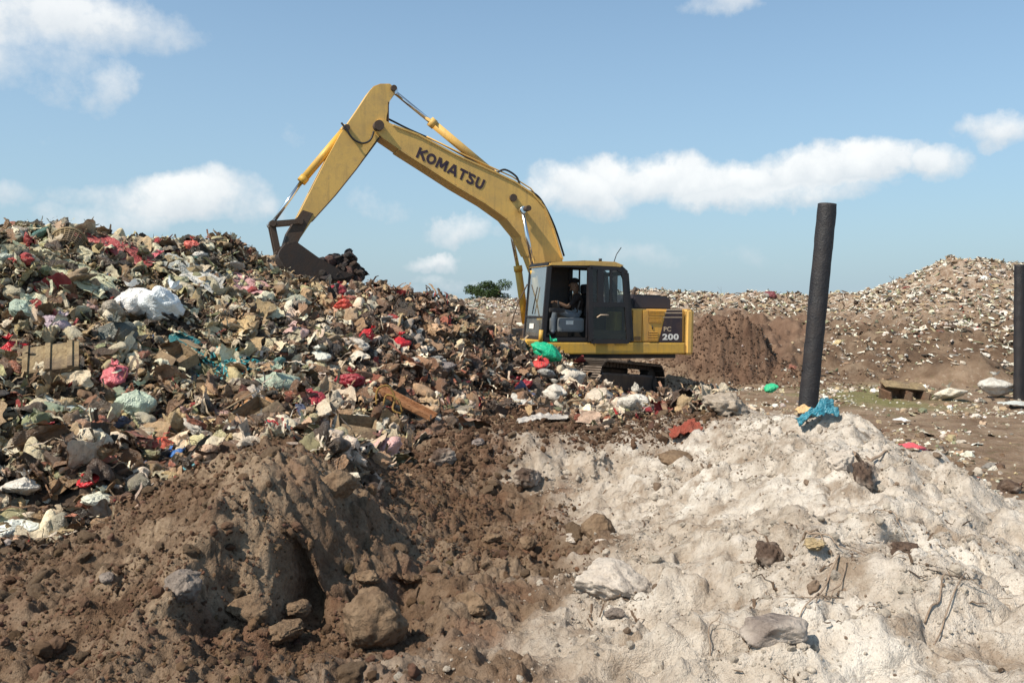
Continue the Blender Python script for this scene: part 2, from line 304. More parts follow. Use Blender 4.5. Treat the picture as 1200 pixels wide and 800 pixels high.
# ------------------------------------------------------------------ ground sheet (cells grow with distance)
M_SOIL = soil_mat()
def terrain():
    nr, nc = 950, 1200
    k = np.linspace(0, 1, nr); ys = -6 + 7.2*k/.12*(k < .12)
    ys = np.concatenate([np.linspace(-12, 1.6, 60, endpoint=False), np.geomspace(3.6, 42, nr-60-60)-2.0, np.geomspace(41, 900, 60)])
    u = np.linspace(-1, 1, nc); u = (u*.58 + .95*u**5*np.abs(u)**2*1.0)       # finer in the middle
    Y = np.repeat(ys[:, None], nc, 1); wd = np.where(ys < 2, 9+0*ys, 0); wd = np.maximum(ys+3.0, 5.0)
    X = u[None, :]*wd[:, None]*(1+ss(60, 400, ys)[:, None]*1.5)
    # smooth land form on every third row and column, then detail everywhere
    ri = np.unique(np.r_[np.arange(0, nr, 3), nr-1]); ci = np.unique(np.r_[np.arange(0, nc, 3), nc-1])
    B = base(X[np.ix_(ri, ci)], Y[np.ix_(ri, ci)])
    B = np.stack([np.interp(np.arange(nc), ci, r_) for r_ in B]); B = np.stack([np.interp(np.arange(nr), ri, B[:, j]) for j in range(nc)], 1)
    mk_ = masks(X, Y); Z = B + detail(X, Y, mk_)
    for f in FEAT: Z = Z + bumpg(X, Y, *f)
    V = disp(np.stack([X, Y, Z], -1), mk_[1]).reshape(-1, 3)
    idx = np.arange(nr*nc).reshape(nr, nc)
    Fc = np.stack([idx[:-1, :-1], idx[:-1, 1:], idx[1:, 1:], idx[1:, :-1]], -1).reshape(-1, 4)
    mh, ms, ml, mb, mg, mf = [q.ravel() for q in mk_]; one = np.ones_like(mh)
    ml = ml*(1-ss(60, 85, V[:, 1]))
    crust = 0*one
    for a_, b_, r_ in (((235, 560), (300, 552), .16), ((300, 552), (288, 610), .17), ((288, 610), (312, 668), .15), ((205, 700), (228, 650), .12), ((380, 560), (405, 555), .14), ((120, 700), (190, 620), .10)):
        A_, B_ = G(*a_)[:2], G(*b_)[:2]; e = B_-A_; t_ = np.clip(((V[:, 0]-A_[0])*e[0]+(V[:, 1]-A_[1])*e[1])/(e@e), 0, 1); d_ = np.hypot(V[:, 0]-A_[0]-e[0]*t_, V[:, 1]-A_[1]-e[1]*t_)+(vn2(V[:, 0]*9, V[:, 1]*9, 5)-.5)*.18
        crust = np.maximum(crust, ss(r_*1.5, r_*.6, d_))
    c1 = np.stack([ms, mh, ml, one], 1); c3 = np.stack([crust, one*0, one*0, one], 1); c2 = np.stack([mb*ml, mg*(1-ml)*(1-ms), mf*(1-ml)*(1-ms), one], 1)
    # split: mounds are objects of their own
    fx = V[Fc].mean(1)
    fh = mh[Fc].mean(1); fs = ms[Fc].mean(1); fl = ml[Fc].mean(1)
    cls = np.zeros(len(Fc), int); cls[fl > .5] = 4
    cls[(fx[:, 1] < 12.5) & (fx[:, 0] < 4.6)] = 2; cls[fs > .5] = 3; cls[fh > .5] = 1
    cls[fx[:, 1] > 75] = 0; cls[(fx[:, 1] < 1.0)] = 0
    for k_, nm_ in enumerate(['ground', 'rubbish_hill', 'earth_mound', 'sand_mound', 'landfill_hill']):
        ff = Fc[cls == k_]; used = np.unique(ff); re = np.zeros(len(V), np.int64); re[used] = np.arange(len(used))
        o = mk(nm_, V[used], re[ff], M_SOIL, smooth=True, col={'mask': c1[used], 'mask2': c2[used], 'crust': c3[used]}); o['kind'] = 'structure'
terrain()

# ------------------------------------------------------------------ shared mesh helpers
class MB:
    def __init__(s): s.bm = bmesh.new(); s.mi = 0
    def _done(s, vs, fs):
        for f in fs: f.material_index = s.mi
    def box(s, c_, d, rot=None, bev=0):
        m = Matrix.Translation(c_) @ (rot.to_4x4() if rot else Matrix.Identity(4)) @ Matrix.Diagonal((d[0], d[1], d[2], 1))
        r = bmesh.ops.create_cube(s.bm, size=1, matrix=m); vs = r['verts']; fs = set(f for v in vs for f in v.link_faces); s._done(vs, fs)
        if bev: bmesh.ops.bevel(s.bm, geom=list(set(e for v in vs for e in v.link_edges)), offset=bev, segments=2, affect='EDGES', profile=.6)
        return s
    def prism(s, pts, y0, y1, bev=0):            # outline in (x,z), extruded along y
        a = [s.bm.verts.new((p[0], y0, p[1])) for p in pts]; b = [s.bm.verts.new((p[0], y1, p[1])) for p in pts]; n = len(pts)
        fs = [s.bm.faces.new(a), s.bm.faces.new(b[::-1])] + [s.bm.faces.new((a[i], b[i], b[(i+1) % n], a[(i+1) % n])) for i in range(n)]
        s._done(None, fs)
        if bev: bmesh.ops.bevel(s.bm, geom=list(set(e for f in fs[:2] for e in f.edges)), offset=bev, segments=2, affect='EDGES')
        return s
    def tube(s, pts, r, n=10, cap=True):
        pts = [Vector(p) for p in pts]; rs = r if isinstance(r, (list, tuple)) else [r]*len(pts); rings = []
        up = None
        for i, p in enumerate(pts):
            t_ = (pts[min(i+1, len(pts)-1)]-pts[max(i-1, 0)]).normalized()
            if up is None: up = t_.orthogonal().normalized()
            up = (up-t_*up.dot(t_)).normalized(); sd = t_.cross(up)
            rings.append([s.bm.verts.new(p+(up*math.cos(2*PI*k/n)+sd*math.sin(2*PI*k/n))*rs[i]) for k in range(n)])
        fs = []
        for a, b in zip(rings, rings[1:]):
            for k in range(n):
                f = s.bm.faces.new((a[k], a[(k+1) % n], b[(k+1) % n], b[k])); f.smooth = True; fs.append(f)
        if cap: fs += [s.bm.faces.new(rings[0][::-1]), s.bm.faces.new(rings[-1])]
        s._done(None, fs); return s
    def quad(s, pts): s._done(None, [s.bm.faces.new([s.bm.verts.new(p) for p in pts])]); return s
    def build(s, name, mats, parent=None):
        bmesh.ops.recalc_face_normals(s.bm, faces=s.bm.faces[:])
        me = bpy.data.meshes.new(name); s.bm.to_mesh(me); s.bm.free()
        for m in (mats if isinstance(mats, (list, tuple)) else [mats]): me.materials.append(m)
        o = bpy.data.objects.new(name, me); COL.objects.link(o)
        if parent: o.parent = parent
        return o
def smooth_curve(pts, n=6):
    pts = [Vector(p) for p in pts]; out = []
    for i in range(len(pts)-1):
        p0, p1, p2, p3 = pts[max(i-1, 0)], pts[i], pts[i+1], pts[min(i+2, len(pts)-1)]
        for k in range(n):
            t = k/n; out.append(.5*((2*p1)+(p2-p0)*t+(2*p0-5*p1+4*p2-p3)*t*t+(3*p1-p0-3*p2+p3)*t**3))
    out.append(pts[-1]); return out
def empty(name, loc=(0, 0, 0), rot=(0, 0, 0)):
    o = bpy.data.objects.new(name, None); COL.objects.link(o); o.location = loc; o.rotation_euler = rot; o.empty_display_size = .1; return o

# ------------------------------------------------------------------ excavator
Y_PAINT = paint('yellow_paint', (.66, .38, .05), .42, dirt=.55, dirtcol=(.27, .19, .11), scale=1.6)
Y_FADED = paint('faded_yellow_paint', (.70, .43, .115), .5, dirt=.50, dirtcol=(.28, .20, .12), scale=1.4)
Y_BODY = paint('body_yellow_paint', (.68, .36, .06), .40, dirt=.50, dirtcol=(.30, .19, .11), scale=2.2)
BLK = paint('black_paint', (.012, .011, .014), .35, dirt=.10, dirtcol=(.10, .07, .05), scale=3)
HOOD = paint('dark_hood_paint', (.028, .026, .038), .5, dirt=.15, dirtcol=(.12, .085, .065), scale=3)
STEEL = paint('worn_steel', (.085, .060, .045), .6, .3, dirt=.6, dirtcol=(.12, .07, .045), scale=4, bmp=.5)
TRACKM = paint('track_steel', (.045, .035, .030), .6, .4, dirt=.6, dirtcol=(.085, .055, .04), scale=5, bmp=.5)
SHOEM = paint('polished_shoe_steel', (.12, .10, .085), .42, .7, dirt=.5, dirtcol=(.10, .065, .045), scale=5, bmp=.4)
RUBBER = paint('hose_rubber', (.015, .015, .018), .5, dirt=.15, scale=6)
CHROME, _t, _b = newmat('chrome_rod'); _b.inputs['Base Color'].default_value = (.72, .73, .75, 1); _b.inputs['Metallic'].default_value = 1; _b.inputs['Roughness'].default_value = .16
DKTXT = paint('dark_lettering', (.03, .014, .03), .5, dirt=.12, dirtcol=(.30, .20, .10), scale=9)
WHT = paint('white_lettering', (.78, .76, .72), .5, dirt=.25, dirtcol=(.4, .33, .28), scale=9)
CREAM = paint('cream_stripe', (.55, .42, .30), .5, dirt=.2, scale=9)
DKPAN = paint('dark_decal_panel', (.030, .018, .026), .42, dirt=.35, dirtcol=(.15, .09, .06), scale=4)
REDST = paint('dark_red_stripe', (.10, .02, .03), .5, dirt=.3, scale=6)
SEATG = cloth('grey_seat_vinyl', (.20, .21, .225), .55, .4, .25, bmp=.15)
SEATB = cloth('black_seat_fabric', (.022, .022, .026), .8, .2, .15, bmp=.15)
INTER = paint('cab_interior', (.035, .032, .034), .7, dirt=.3, scale=4)
def glass_mat(name, tint, refl=.10, haze=.0, hcol=(.5, .5, .48)):
    m = bpy.data.materials.new(name); m.use_nodes = True; t = NT(m); t.n.remove(t.n['Principled BSDF']); out = t.n['Material Output']
    tr = t('ShaderNodeBsdfTransparent'); tr.inputs[0].default_value = tuple(tint)+(1,)
    gl = t('ShaderNodeBsdfGlossy'); gl.inputs['Roughness'].default_value = .03; gl.inputs['Color'].default_value = (1, 1, 1, 1)
    fr = t('ShaderNodeFresnel'); fr.inputs[0].default_value = 1.5; f = t.math('ADD', t.math('MULTIPLY', fr.outputs[0], .45), refl, clamp=True)
    mx = t('ShaderNodeMixShader'); t.L(f, mx.inputs[0]); t.L(tr.outputs[0], mx.inputs[1]); t.L(gl.outputs[0], mx.inputs[2])
    df = t('ShaderNodeBsdfDiffuse'); df.inputs[0].default_value = tuple(hcol)+(1,)
    o = t('ShaderNodeTexCoord').outputs['Object']; hz = t.ramp(t.noise(3, 5, .65, o), [(.35, haze*.5), (.7, haze)])
    m2 = t('ShaderNodeMixShader'); t.L(hz, m2.inputs[0]); t.L(mx.outputs[0], m2.inputs[1]); t.L(df.outputs[0], m2.inputs[2]); t.L(m2.outputs[0], out.inputs[0])
    return m
GLASS = glass_mat('dusty_glass', (.72, .78, .80), .05, .22, (.42, .40, .37)); GLASSD = glass_mat('tinted_door_glass', (.74, .80, .82), .02, .012)

EX_YAW = 22.0
EX = empty('excavator', (1.42, 19.0, -.03), (0, math.radians(0), math.radians(180+EX_YAW)))
EX.rotation_mode = 'XYZ'
tag(EX, 'yellow tracked excavator with raised boom and open black cab standing beside the rubbish heap', 'excavator')
bpy.context.view_layer.update()
EM = (Matrix.Translation(EX.location) @ Euler((0, 0, math.radians(180+EX_YAW))).to_matrix().to_4x4() @ Matrix.Rotation(math.radians(-1.0), 4, 'Y'))
EX.matrix_world = EM; EMI = EM.inverted()
CL_ = EMI @ Vector((0, 0, CAMZ))
def U(px, py, b):                                # photo point -> machine (x,z) on the vertical plane y=b of the machine
    d = EMI.to_3x3() @ Vector(ray(px, py)); t = (b-CL_.y)/d.y; p = CL_+d*t; return (p.x, p.z)
def U3(px, py, b): p = U(px, py, b); return Vector((p[0], b, p[1]))
def part(mb, name, mat, parent=EX, label=None):
    o = mb.build(name, mat, parent)
    if label: o['label'] = label
    return o
def box2(mb, x0, x1, y0, y1, z0, z1, bev=0): return mb.box(((x0+x1)/2, (y0+y1)/2, (z0+z1)/2), (abs(x1-x0), abs(y1-y0), abs(z1-z0)), None, bev)
SB = 1.32                                        # near side plane
def UX(px, py, b=SB): return U(px, py, b)[0]
def UZ(px, py, b=SB): return U(px, py, b)[1]

# revolving frame
xr = UX(803, 405); xf = UX(640, 405); zt = UZ(720, 401); zb = UZ(720, 415)
f = MB(); box2(f, xr, xf, -1.28, SB, zb, zt, .03); part(f, 'deck_frame', Y_PAINT)
f = MB(); box2(f, xf-.002, xf+.42, .30, SB-.03, zb+.02, zt+.04, .03); part(f, 'cab_step', Y_PAINT)
f = MB(); box2(f, xr+.1, xf-.1, -1.1, 1.1, zb-.10, zb-.001); part(f, 'belly_plate', BLK)
# counterweight with a rounded rear
cw0, cw1 = xr-.004, UX(811, 390); zc1 = UZ(802, 362); zc0 = UZ(806, 416)
f = MB(); pts = []
for k in range(13):
    y = 1.34*(1-2*k/12); bulge = .34*(1-(abs(y)/1.34)**2.4); pts.append((cw1-bulge-.02, y))
out = [(cw0, 1.34)] + pts + [(cw0, -1.34)]
bm = f.bm; lo = [bm.verts.new((p[0], p[1], zc0)) for p in out]; hi = [bm.verts.new((p[0], p[1], zc1)) for p in out]
bm.faces.new(lo); bm.faces.new(hi[::-1])
for i in range(len(out)): bm.faces.new((lo[i], hi[i], hi[(i+1) % len(out)], lo[(i+1) % len(out)]))
bmesh.ops.bevel(bm, geom=bm.edges[:], offset=.05, segments=3, affect='EDGES'); CW = part(f, 'counterweight', Y_FADED)
for yy in (-.5, .5): f = MB(); f.tube([(cw1+.1, yy, zc1-.02), (cw1+.1, yy, zc1+.08), (cw1+.25, yy, zc1+.08), (cw1+.25, yy, zc1-.02)], .02); part(f, 'lifting_eye', STEEL, CW)
# engine housing
xh0, xh1 = xr, UX(741, 380); zh = UZ(770, 362)
f = MB(); box2(f, xh0-.0, xh1, -1.25, SB-.045, zt+.001, zh, .03); HS = part(f, 'engine_housing', Y_BODY)
f = MB(); box2(f, UX(752.4, 380), UX(742, 380), SB-.045, SB-.01, zt+.02, zh-.03, .012); part(f, 'side_door', Y_BODY)
f = MB(); box2(f, UX(799.5, 380), UX(753.6, 380), SB-.045, SB-.015, zt+.02, zh-.03, .012); DR = part(f, 'side_door', Y_BODY)
def louver(x0, x1, z0, z1, n, parent):
    f = MB(); box2(f, x0, x1, SB-.014, SB-.010, z0, z1); g = part(f, 'vent_backing', BLK, parent)
    f = MB(); h = (z1-z0)/n
    for i in range(n): f.box(((x0+x1)/2, SB-.002, z0+h*(i+.5)), (abs(x1-x0)-.01, .018, h*.40), Euler((math.radians(28), 0, 0)).to_matrix())
    part(f, 'louvre', Y_BODY, parent)
louver(UX(778.5, 366), UX(760, 366), UZ(770, 369.5), UZ(770, 364), 4, DR)
louver(UX(776, 375), UX(760.5, 375), UZ(770, 378.5), UZ(770, 371.3), 5, DR)
louver(UX(771, 393), UX(760, 393), UZ(766, 400), UZ(766, 388.3), 6, DR)
f = MB(); box2(f, UX(751, 397), UX(743.5, 397), SB-.009, SB-.004, UZ(747, 398.6), UZ(747, 394.2)); part(f, 'label_plate', paint('brown_label', (.22, .11, .03), .5))
f = MB(); f.tube([U3(764.5, 381.5, SB-.01), U3(764.5, 385.5, SB-.01)], .012); part(f, 'door_latch', BLK)
# dark decal with cream stripes and numbers
bb = SB-.012
f = MB(); f.prism([U(781.5, 361.8, bb), U(799.2, 361.8, bb), U(799.2, 400.8, bb), U(771.5, 400.8, bb), U(776, 383, bb)], bb, bb+.008); DK = part(f, 'decal_panel', DKPAN)
f = MB()
for a, b_ in ((362.3, 363.6), (366.0, 367.2), (371.3, 372.2)): f.prism([U(781.2-(a-362)*.45, a, bb), U(799.2, a, bb), U(799.2, b_, bb), U(781.0-(b_-362)*.45, b_, bb)], bb+.008, bb+.012)
part(f, 'decal_stripe', CREAM, DK)
def lettering(txt, p0, p1, pbase, hpx, b, name, mat, parent, bold=.0, sx=1.0, extr=.003, shear=0):
    """p0,p1: photo points of the left and right end of the base line"""
    cu = bpy.data.curves.new('tmp', 'FONT'); cu.body = txt; cu.size = 1; cu.offset = bold; cu.extrude = .5; cu.shear = shear; cu.space_character = 1.0+bold*2.2; cu.resolution_u = 4
    ob = bpy.data.objects.new('tmp', cu); COL.objects.link(ob); dg = bpy.context.evaluated_depsgraph_get(); me = bpy.data.meshes.new_from_object(ob.evaluated_get(dg)); bpy.data.objects.remove(ob)
    V = np.array([v.co[:] for v in me.vertices]); x0, x1 = V[:, 0].min(), V[:, 0].max(); y0, y1 = V[:, 1].min(), V[:, 1].max()
    A = U3(*p0, b); B = U3(*p1, b); ex = (B-A); Lx = ex.length; ex.normalize(); ey = Vector((-ex.z, 0, ex.x)); 
    if ey.z < 0: ey = -ey
    hh = hpx
    for v in me.vertices:
        q = A + ex*((v.co.x-x0)/(x1-x0)*Lx) + ey*((v.co.y-y0)/(y1-y0)*hh); q.y = b + (v.co.z+.5)*extr; v.co = q
    me.materials.append(mat); o = bpy.data.objects.new(name, me); COL.objects.link(o); o.parent = parent; return o
lettering('200', (776.2, 398.3), (795.3, 398.3), 0, .135, bb+.0085, 'model_number', WHT, DK, .035)
lettering('PC', (777.8, 388.2), (786.4, 388.2), 0, .10, bb+.0085, 'model_letters', CREAM, DK, .02)
# hood, set in from the side
f = MB(); x0, x1 = UX(787, 355, .75), UX(742, 355, .75)
f.prism([(x0, zh), (x0+.02, UZ(785, 351, .75)), (x0+.12, UZ(780, 347, .75)), (x1-.02, UZ(745, 346, .75)), (x1, zh)], -.75, .75, .03); HD = part(f, 'engine_hood', HOOD)
f = MB()
for k in range(9): f.box((x0+.22+k*.075, .2, UZ(765, 346.4, .75)+.012), (.03, .9, .02))
part(f, 'hood_grille', BLK, HD)
f = MB(); f.tube([(x0+.28, -.45, zh), (x0+.28, -.45, zh+.42), (x0+.22, -.45, zh+.5)], .05); part(f, 'exhaust_pipe', STEEL)
f = MB(); box2(f, xh1-.05, xf-.25, -1.25, -.35, zt+.001, zt+.22, .03); part(f, 'tool_box', STEEL)

# cab
CY0, CY1 = .34, SB+.0                                    # far and near side
zfl = zt+.03; 
def P2(px, py, b=CY1): return U(px, py, b)
Fb = P2(637.5, 397); Ft = P2(645, 309.5); Rt = P2(727, 313); Rr = P2(734.5, 320); Rb = P2(740.5, 400); Mt = P2(692, 309.5); Mb = P2(690, 401)
roofz = P2(690, 306)[1]
f = MB(); f.prism([P2(642, 311.5), P2(646, 307.2), P2(690, 305.4), P2(721, 306.8), P2(731, 311), P2(727, 313.5), P2(700, 311.2), P2(660, 310.8)], CY0-.02, CY1+.015, .015); CABR = part(f, 'cab_roof', [Y_FADED])
f = MB(); f.prism([P2(650, 306.4), P2(690, 304.6), P2(716, 306), P2(716, 307.5), P2(650, 308)], CY0+.2, CY1-.2, .01); part(f, 'roof_hatch', HOOD, CABR)
f = MB(); f.tube([U3(703.5, 306, .9), U3(703.5, 303, .9)], .035); part(f, 'roof_beacon', BLK, CABR)
f = MB(); f.tube([U3(719.5, 307, 1.1), U3(722.5, 298, 1.1), U3(728, 290, 1.1)], .009, 6); part(f, 'antenna', BLK, CABR)
def pillar(p, q, wd, y, dp=.07):                         # bar in the plane y between two (x,z) points
    a = Vector((p[0], y, p[1])); b = Vector((q[0], y, q[1])); d = b-a; ang = math.atan2(d.x, d.z)
    return ((a+b)/2, (wd, dp, d.length), Matrix.Rotation(ang, 3, 'Y'))
f = MB()
for y in (CY1-.035, CY0+.035):
    for p, q, wd in ((Fb, Ft, .075), (Mb, Mt, .09), (Rb, Rr, .10), (Rr, (Rt[0], Rt[1]), .10), ((Ft[0], Ft[1]), (Rt[0]+.02, Rt[1]), .09), ((Fb[0], zfl+.03), (Rb[0], zfl+.03), .07)):
        f.box(*pillar(p, q, wd, y))
for p in (Ft, Rt, (Fb[0], zfl+.03), (Rb[0], zfl+.03), Rr): f.box((p[0], (CY0+CY1)/2, p[1]), (.08, CY1-CY0-.06, .08))
FR = part(f, 'cab_frame', BLK)
f = MB(); box2(f, Rb[0]+.02, Fb[0]-.0, CY0+.03, CY1-.03, zfl-.028, zfl+.03); part(f, 'cab_floor', INTER)
# far side wall: solid below, windows above, rear wall likewise
zs = P2(700, 357)[1]
f = MB(); f.prism([(Fb[0]-.04, zfl), (Rb[0]+.03, zfl), (Rb[0]+.03, zs), (Fb[0]+.02-.1, zs)], CY0+.01, CY0+.05); box2(f, Rb[0]-.01, Rb[0]+.04, CY0+.05, CY1-.05, zfl, zs); 
fz0, fz1 = P2(660, 345, CY0)[1], P2(660, 314, CY0)[1]; 
f.prism([(P2(668, 330, CY0)[0], zs), (P2(668, 330, CY0)[0], Ft[1]), (Ft[0], Ft[1]), (Fb[0]-.0, zs)], CY0+.01, CY0+.05)      # dark front quarter of the far side (boom guard)
f.prism([(P2(722.5, 330, CY0)[0], zs), (P2(722.5, 330, CY0)[0], Ft[1]), (P2(714.5, 330, CY0)[0], Ft[1]), (P2(714.5, 330, CY0)[0], zs)], CY0+.01, CY0+.05)
f.prism([(P2(706, 330, CY0)[0], zs), (P2(706, 330, CY0)[0], Ft[1]), (P2(690.5, 330, CY0)[0], Ft[1]), (P2(690.5, 330, CY0)[0], zs)], CY0+.01, CY0+.05)
box2(f, P2(678.8, 330, CY0)[0], P2(677.6, 330, CY0)[0], CY0+.01, CY0+.05, zs, Ft[1])
part(f, 'cab_wall', INTER)
f = MB(); f.quad([(P2(668, 0, CY0)[0], CY0+.03, zs), (P2(734, 0, CY0)[0], CY0+.03, zs), (P2(734, 0, CY0)[0], CY0+.03, Ft[1]), (P2(668, 0, CY0)[0], CY0+.03, Ft[1])]); part(f, 'side_window', GLASSD)
f = MB(); f.quad([(Rb[0]+.02, CY0+.06, zs), (Rb[0]+.02, CY1-.06, zs), (Rr[0]+.02, CY1-.06, Rr[1]), (Rr[0]+.02, CY0+.06, Rr[1])]); part(f, 'rear_window', GLASSD)
# rear half of the near side: fixed panel with window
f = MB(); f.prism([(Rb[0]+.04, zfl+.03), (Mb[0]-.04, zfl+.03), (Mb[0]-.04, zfl+.22), (Rb[0]+.05, zfl+.22)], CY1-.05, CY1-.02); part(f, 'cab_side_panel', BLK)
# windscreen between the front pillars, leaning back, split low
def lerp(p, q, t): return (p[0]+(q[0]-p[0])*t, p[1]+(q[1]-p[1])*t)
fx_ = .03
def wsq(t0, t1, y0, y1, off): 
    a, b_ = lerp(Fb, Ft, t0), lerp(Fb, Ft, t1); return [(a[0]+off, y0, a[1]), (a[0]+off, y1, a[1]), (b_[0]+off, y1, b_[1]), (b_[0]+off, y0, b_[1])]
f = MB(); f.quad(wsq(.30, .97, CY0+.05, CY1-.06, .03)); WS = part(f, 'windscreen', GLASS)
f = MB(); f.quad(wsq(.03, .28, CY0+.05, CY1-.06, .03)); f_ = part(f, 'lower_windscreen', GLASS)
f = MB(); q = wsq(.13, .20, .62, .84, .045); f.quad(q); part(f, 'paper_sticker', WHT, f_)
f = MB()
for t_ in (.015, .29, .985):
    a = lerp(Fb, Ft, t_); f.box((a[0]+.03, (CY0+CY1)/2, a[1]), (.035, CY1-CY0-.02, .045))
for y in (CY0+.03, CY1-.04): f.box(*pillar((Fb[0]+.03, Fb[1]), (Ft[0]+.03, Ft[1]), .04, y, .05))
part(f, 'windscreen_frame', BLK)
f = MB(); f.tube([(lerp(Fb, Ft, .33)[0]+.06, .75, lerp(Fb, Ft, .33)[1]), (lerp(Fb, Ft, .7)[0]+.06, .9, lerp(Fb, Ft, .7)[1])], .012, 6); part(f, 'wiper', BLK, WS)
f = MB(); f.tube([(Fb[0]+.06, CY1-.03, Fb[1]-.05), (Fb[0]+.05, CY1-.03, Fb[1]+.18)], .045); part(f, 'corner_guard', Y_PAINT)
# handrail and mirror ahead of the cab
f = MB(); f.tube(smooth_curve([U3(614, 341, .4), U3(607, 356, .4), U3(600, 378, .4), U3(600, 396, .4)]), .014, 6); f.tube([U3(614, 341, .4), U3(618, 333, .4)], .014, 6); part(f, 'handrail', STEEL)
# open door folded back against the rear half of the cab
dy0, dy1 = CY1+.06, CY1+.10
def D(px, py): return U(px, py, dy1)
f = MB()
ol = [D(692, 313), D(724, 315), D(729, 318), D(732, 326), D(737, 400), D(693, 400)]
for a, b_, wd in ((0, 1, .08), (1, 2, .08), (2, 3, .08), (3, 4, .075), (4, 5, .09), (5, 0, .10)): f.box(*pillar(ol[a], ol[b_], wd, (dy0+dy1)/2, .05))
f.box(*pillar(D(693, 357), D(736, 357), .10, (dy0+dy1)/2, .048))
f.box(*pillar(D(704, 316), D(704, 357), .14, (dy0+dy1)/2, .046)); f.box(*pillar(D(716.5, 316), D(716.5, 357), .05, (dy0+dy1)/2, .046))
DO = part(f, 'cab_door', BLK)
f = MB(); f.quad([(D(694, 315)[0], dy0+.02, D(694, 315)[1]), (D(731, 318)[0], dy0+.02, D(731, 318)[1]), (D(734, 355)[0], dy0+.02, D(734, 355)[1]), (D(694, 355)[0], dy0+.02, D(694, 355)[1])]); part(f, 'upper_door_glass', GLASSD, DO)
f = MB(); f.quad([(D(695, 360)[0], dy0+.02, D(695, 360)[1]), (D(733, 360)[0], dy0+.02, D(733, 360)[1]), (D(735, 398)[0], dy0+.02, D(735, 398)[1]), (D(695, 398)[0], dy0+.02, D(695, 398)[1])]); part(f, 'lower_door_glass', glass_mat('brownish_glass', (.70, .70, .6), .015, .012, (.25, .22, .12)), DO)
f = MB(); f.tube([(D(699, 372)[0], dy1+.02, D(699, 372)[1]), (D(703, 369)[0], dy1+.03, D(703, 369)[1]), (D(712, 369)[0], dy1+.03, D(712, 369)[1])], .014, 6); part(f, 'door_handle', CREAM, DO)
f = MB(); f.tube([U3(690.5, 340, CY1+.03), U3(690.5, 396, CY1+.03)], .011, 6); part(f, 'grab_bar', CREAM, FR)
f = MB(); box2(f, UX(726, 380, .8), UX(717, 380, .8), .5, .95, UZ(720, 390, .8), UZ(720, 365, .8), .05); part(f, 'rear_cushion', cloth('olive_cushion', (.30, .26, .09), .8, .2, .3), EX)
# seat, console
seat_x = P2(668, 380, .85)[0]; zsb = P2(668, 392, .85)[1]; 
f = MB(); box2(f, P2(686, 0, .85)[0], P2(656, 0, .85)[0], .58, 1.10, P2(0+668, 389, .85)[1], P2(668, 372, .85)[1], .06); SE = part(f, 'seat_base', SEATG)
f = MB(); box2(f, P2(672.5, 0, .85)[0], P2(664, 0, .85)[0], 1.101, 1.108, P2(668, 380, .85)[1], P2(668, 375.5, .85)[1]); part(f, 'seat_label', WHT, SE)
f = MB(); f.box(*pillar(P2(684, 372, .85), P2(690, 345, .85), .15, .84, .50), .05); f.box((P2(686, 339, .85)[0], .84, P2(686, 339, .85)[1]), (.12, .30, .22), None, .05); part(f, 'seat_back', SEATB)
f = MB(); box2(f, P2(668, 0, 1.15)[0], P2(650, 0, 1.15)[0], 1.12, 1.19, P2(660, 366, 1.15)[1], P2(660, 361, 1.15)[1], .02); f.tube([U3(655, 362, 1.15), U3(654, 352, 1.15)], .02); part(f, 'control_console', INTER)
f = MB(); f.tube([U3(672, 366, .6), U3(668, 346, .6)], .02); part(f, 'control_lever', INTER)
f = MB(); f.tube([U3(676, 366, 1.12), U3(680, 352, 1.12)], .015); part(f, 'control_lever', INTER)

# boom (outline taken on its near plate), y -0.22..0.22
BW = .24
top = [(443,139.5),(450,140),(461,147),(490,158),(533,181),(580,202),(603,213),(624,227),(638,243),(648,267),(659,304),(663,330),(660,350)]
bot = [(645,352),(638,340),(628,315),(622,299),(611,277),(594,256),(569,238),(534,217.5),(501,196),(468,175),(449,162),(441,155)]
ol = [U(x, y, BW) for x, y in top+bot]
f = MB(); f.prism(ol, -BW, BW, .012); BM = part(f, 'boom', Y_FADED)
def strip(pts, y0, y1, th, mb, side):
    q = [Vector((U(*p, BW)[0], 0, U(*p, BW)[1])) for p in pts]
    for a, b_ in zip(q, q[1:]):
        d = b_-a; ang = math.atan2(d.x, d.z); mb.box(((a.x+b_.x)/2, 0, (a.z+b_.z)/2), (th, y1-y0, d.length+.01), Matrix.Rotation(ang, 3, 'Y'))
f = MB(); strip(top[2:11], -BW-.025, BW+.025, .035, f, 1); strip(bot[3:10], -BW-.025, BW+.025, .035, f, 1); part(f, 'boom_flange', Y_FADED, BM)
def ribbon(bm, pts, wd, closed, tf, zo):
    P = [Vector(p) for p in pts]; n = len(P); L_, R_ = [], []
    for i in range(n):
        a = P[(i-1) % n] if (closed or i > 0) else None; b = P[(i+1) % n] if (closed or i < n-1) else None
        d1 = (P[i]-a).normalized() if a is not None else None; d2 = (b-P[i]).normalized() if b is not None else None
        d1 = d1 or d2; d2 = d2 or d1; t_ = (d1+d2).normalized(); nn = Vector((-t_.y, t_.x)); k = wd/2/max(.45, nn.dot(Vector((-d1.y, d1.x))))
        L_.append(P[i]+nn*k); R_.append(P[i]-nn*k)
    V0 = [[bm.verts.new(tf(q.x, q.y, z)) for q in S_] for S_ in (L_, R_) for z in (zo,)]
    V1 = [[bm.verts.new(tf(q.x, q.y, -.002)) for q in S_] for S_ in (L_, R_)]
    for i in range(n if closed else n-1):
        j = (i+1) % n
        for q in ((V0[0][i], V0[0][j], V0[1][j], V0[1][i]), (V0[0][i], V0[0][j], V1[0][j], V1[0][i]), (V0[1][i], V0[1][j], V1[1][j], V1[1][i])): bm.faces.new(q)
    if not closed:
        for i in (0, n-1): bm.faces.new((V0[0][i], V0[1][i], V1[1][i], V1[0][i]))
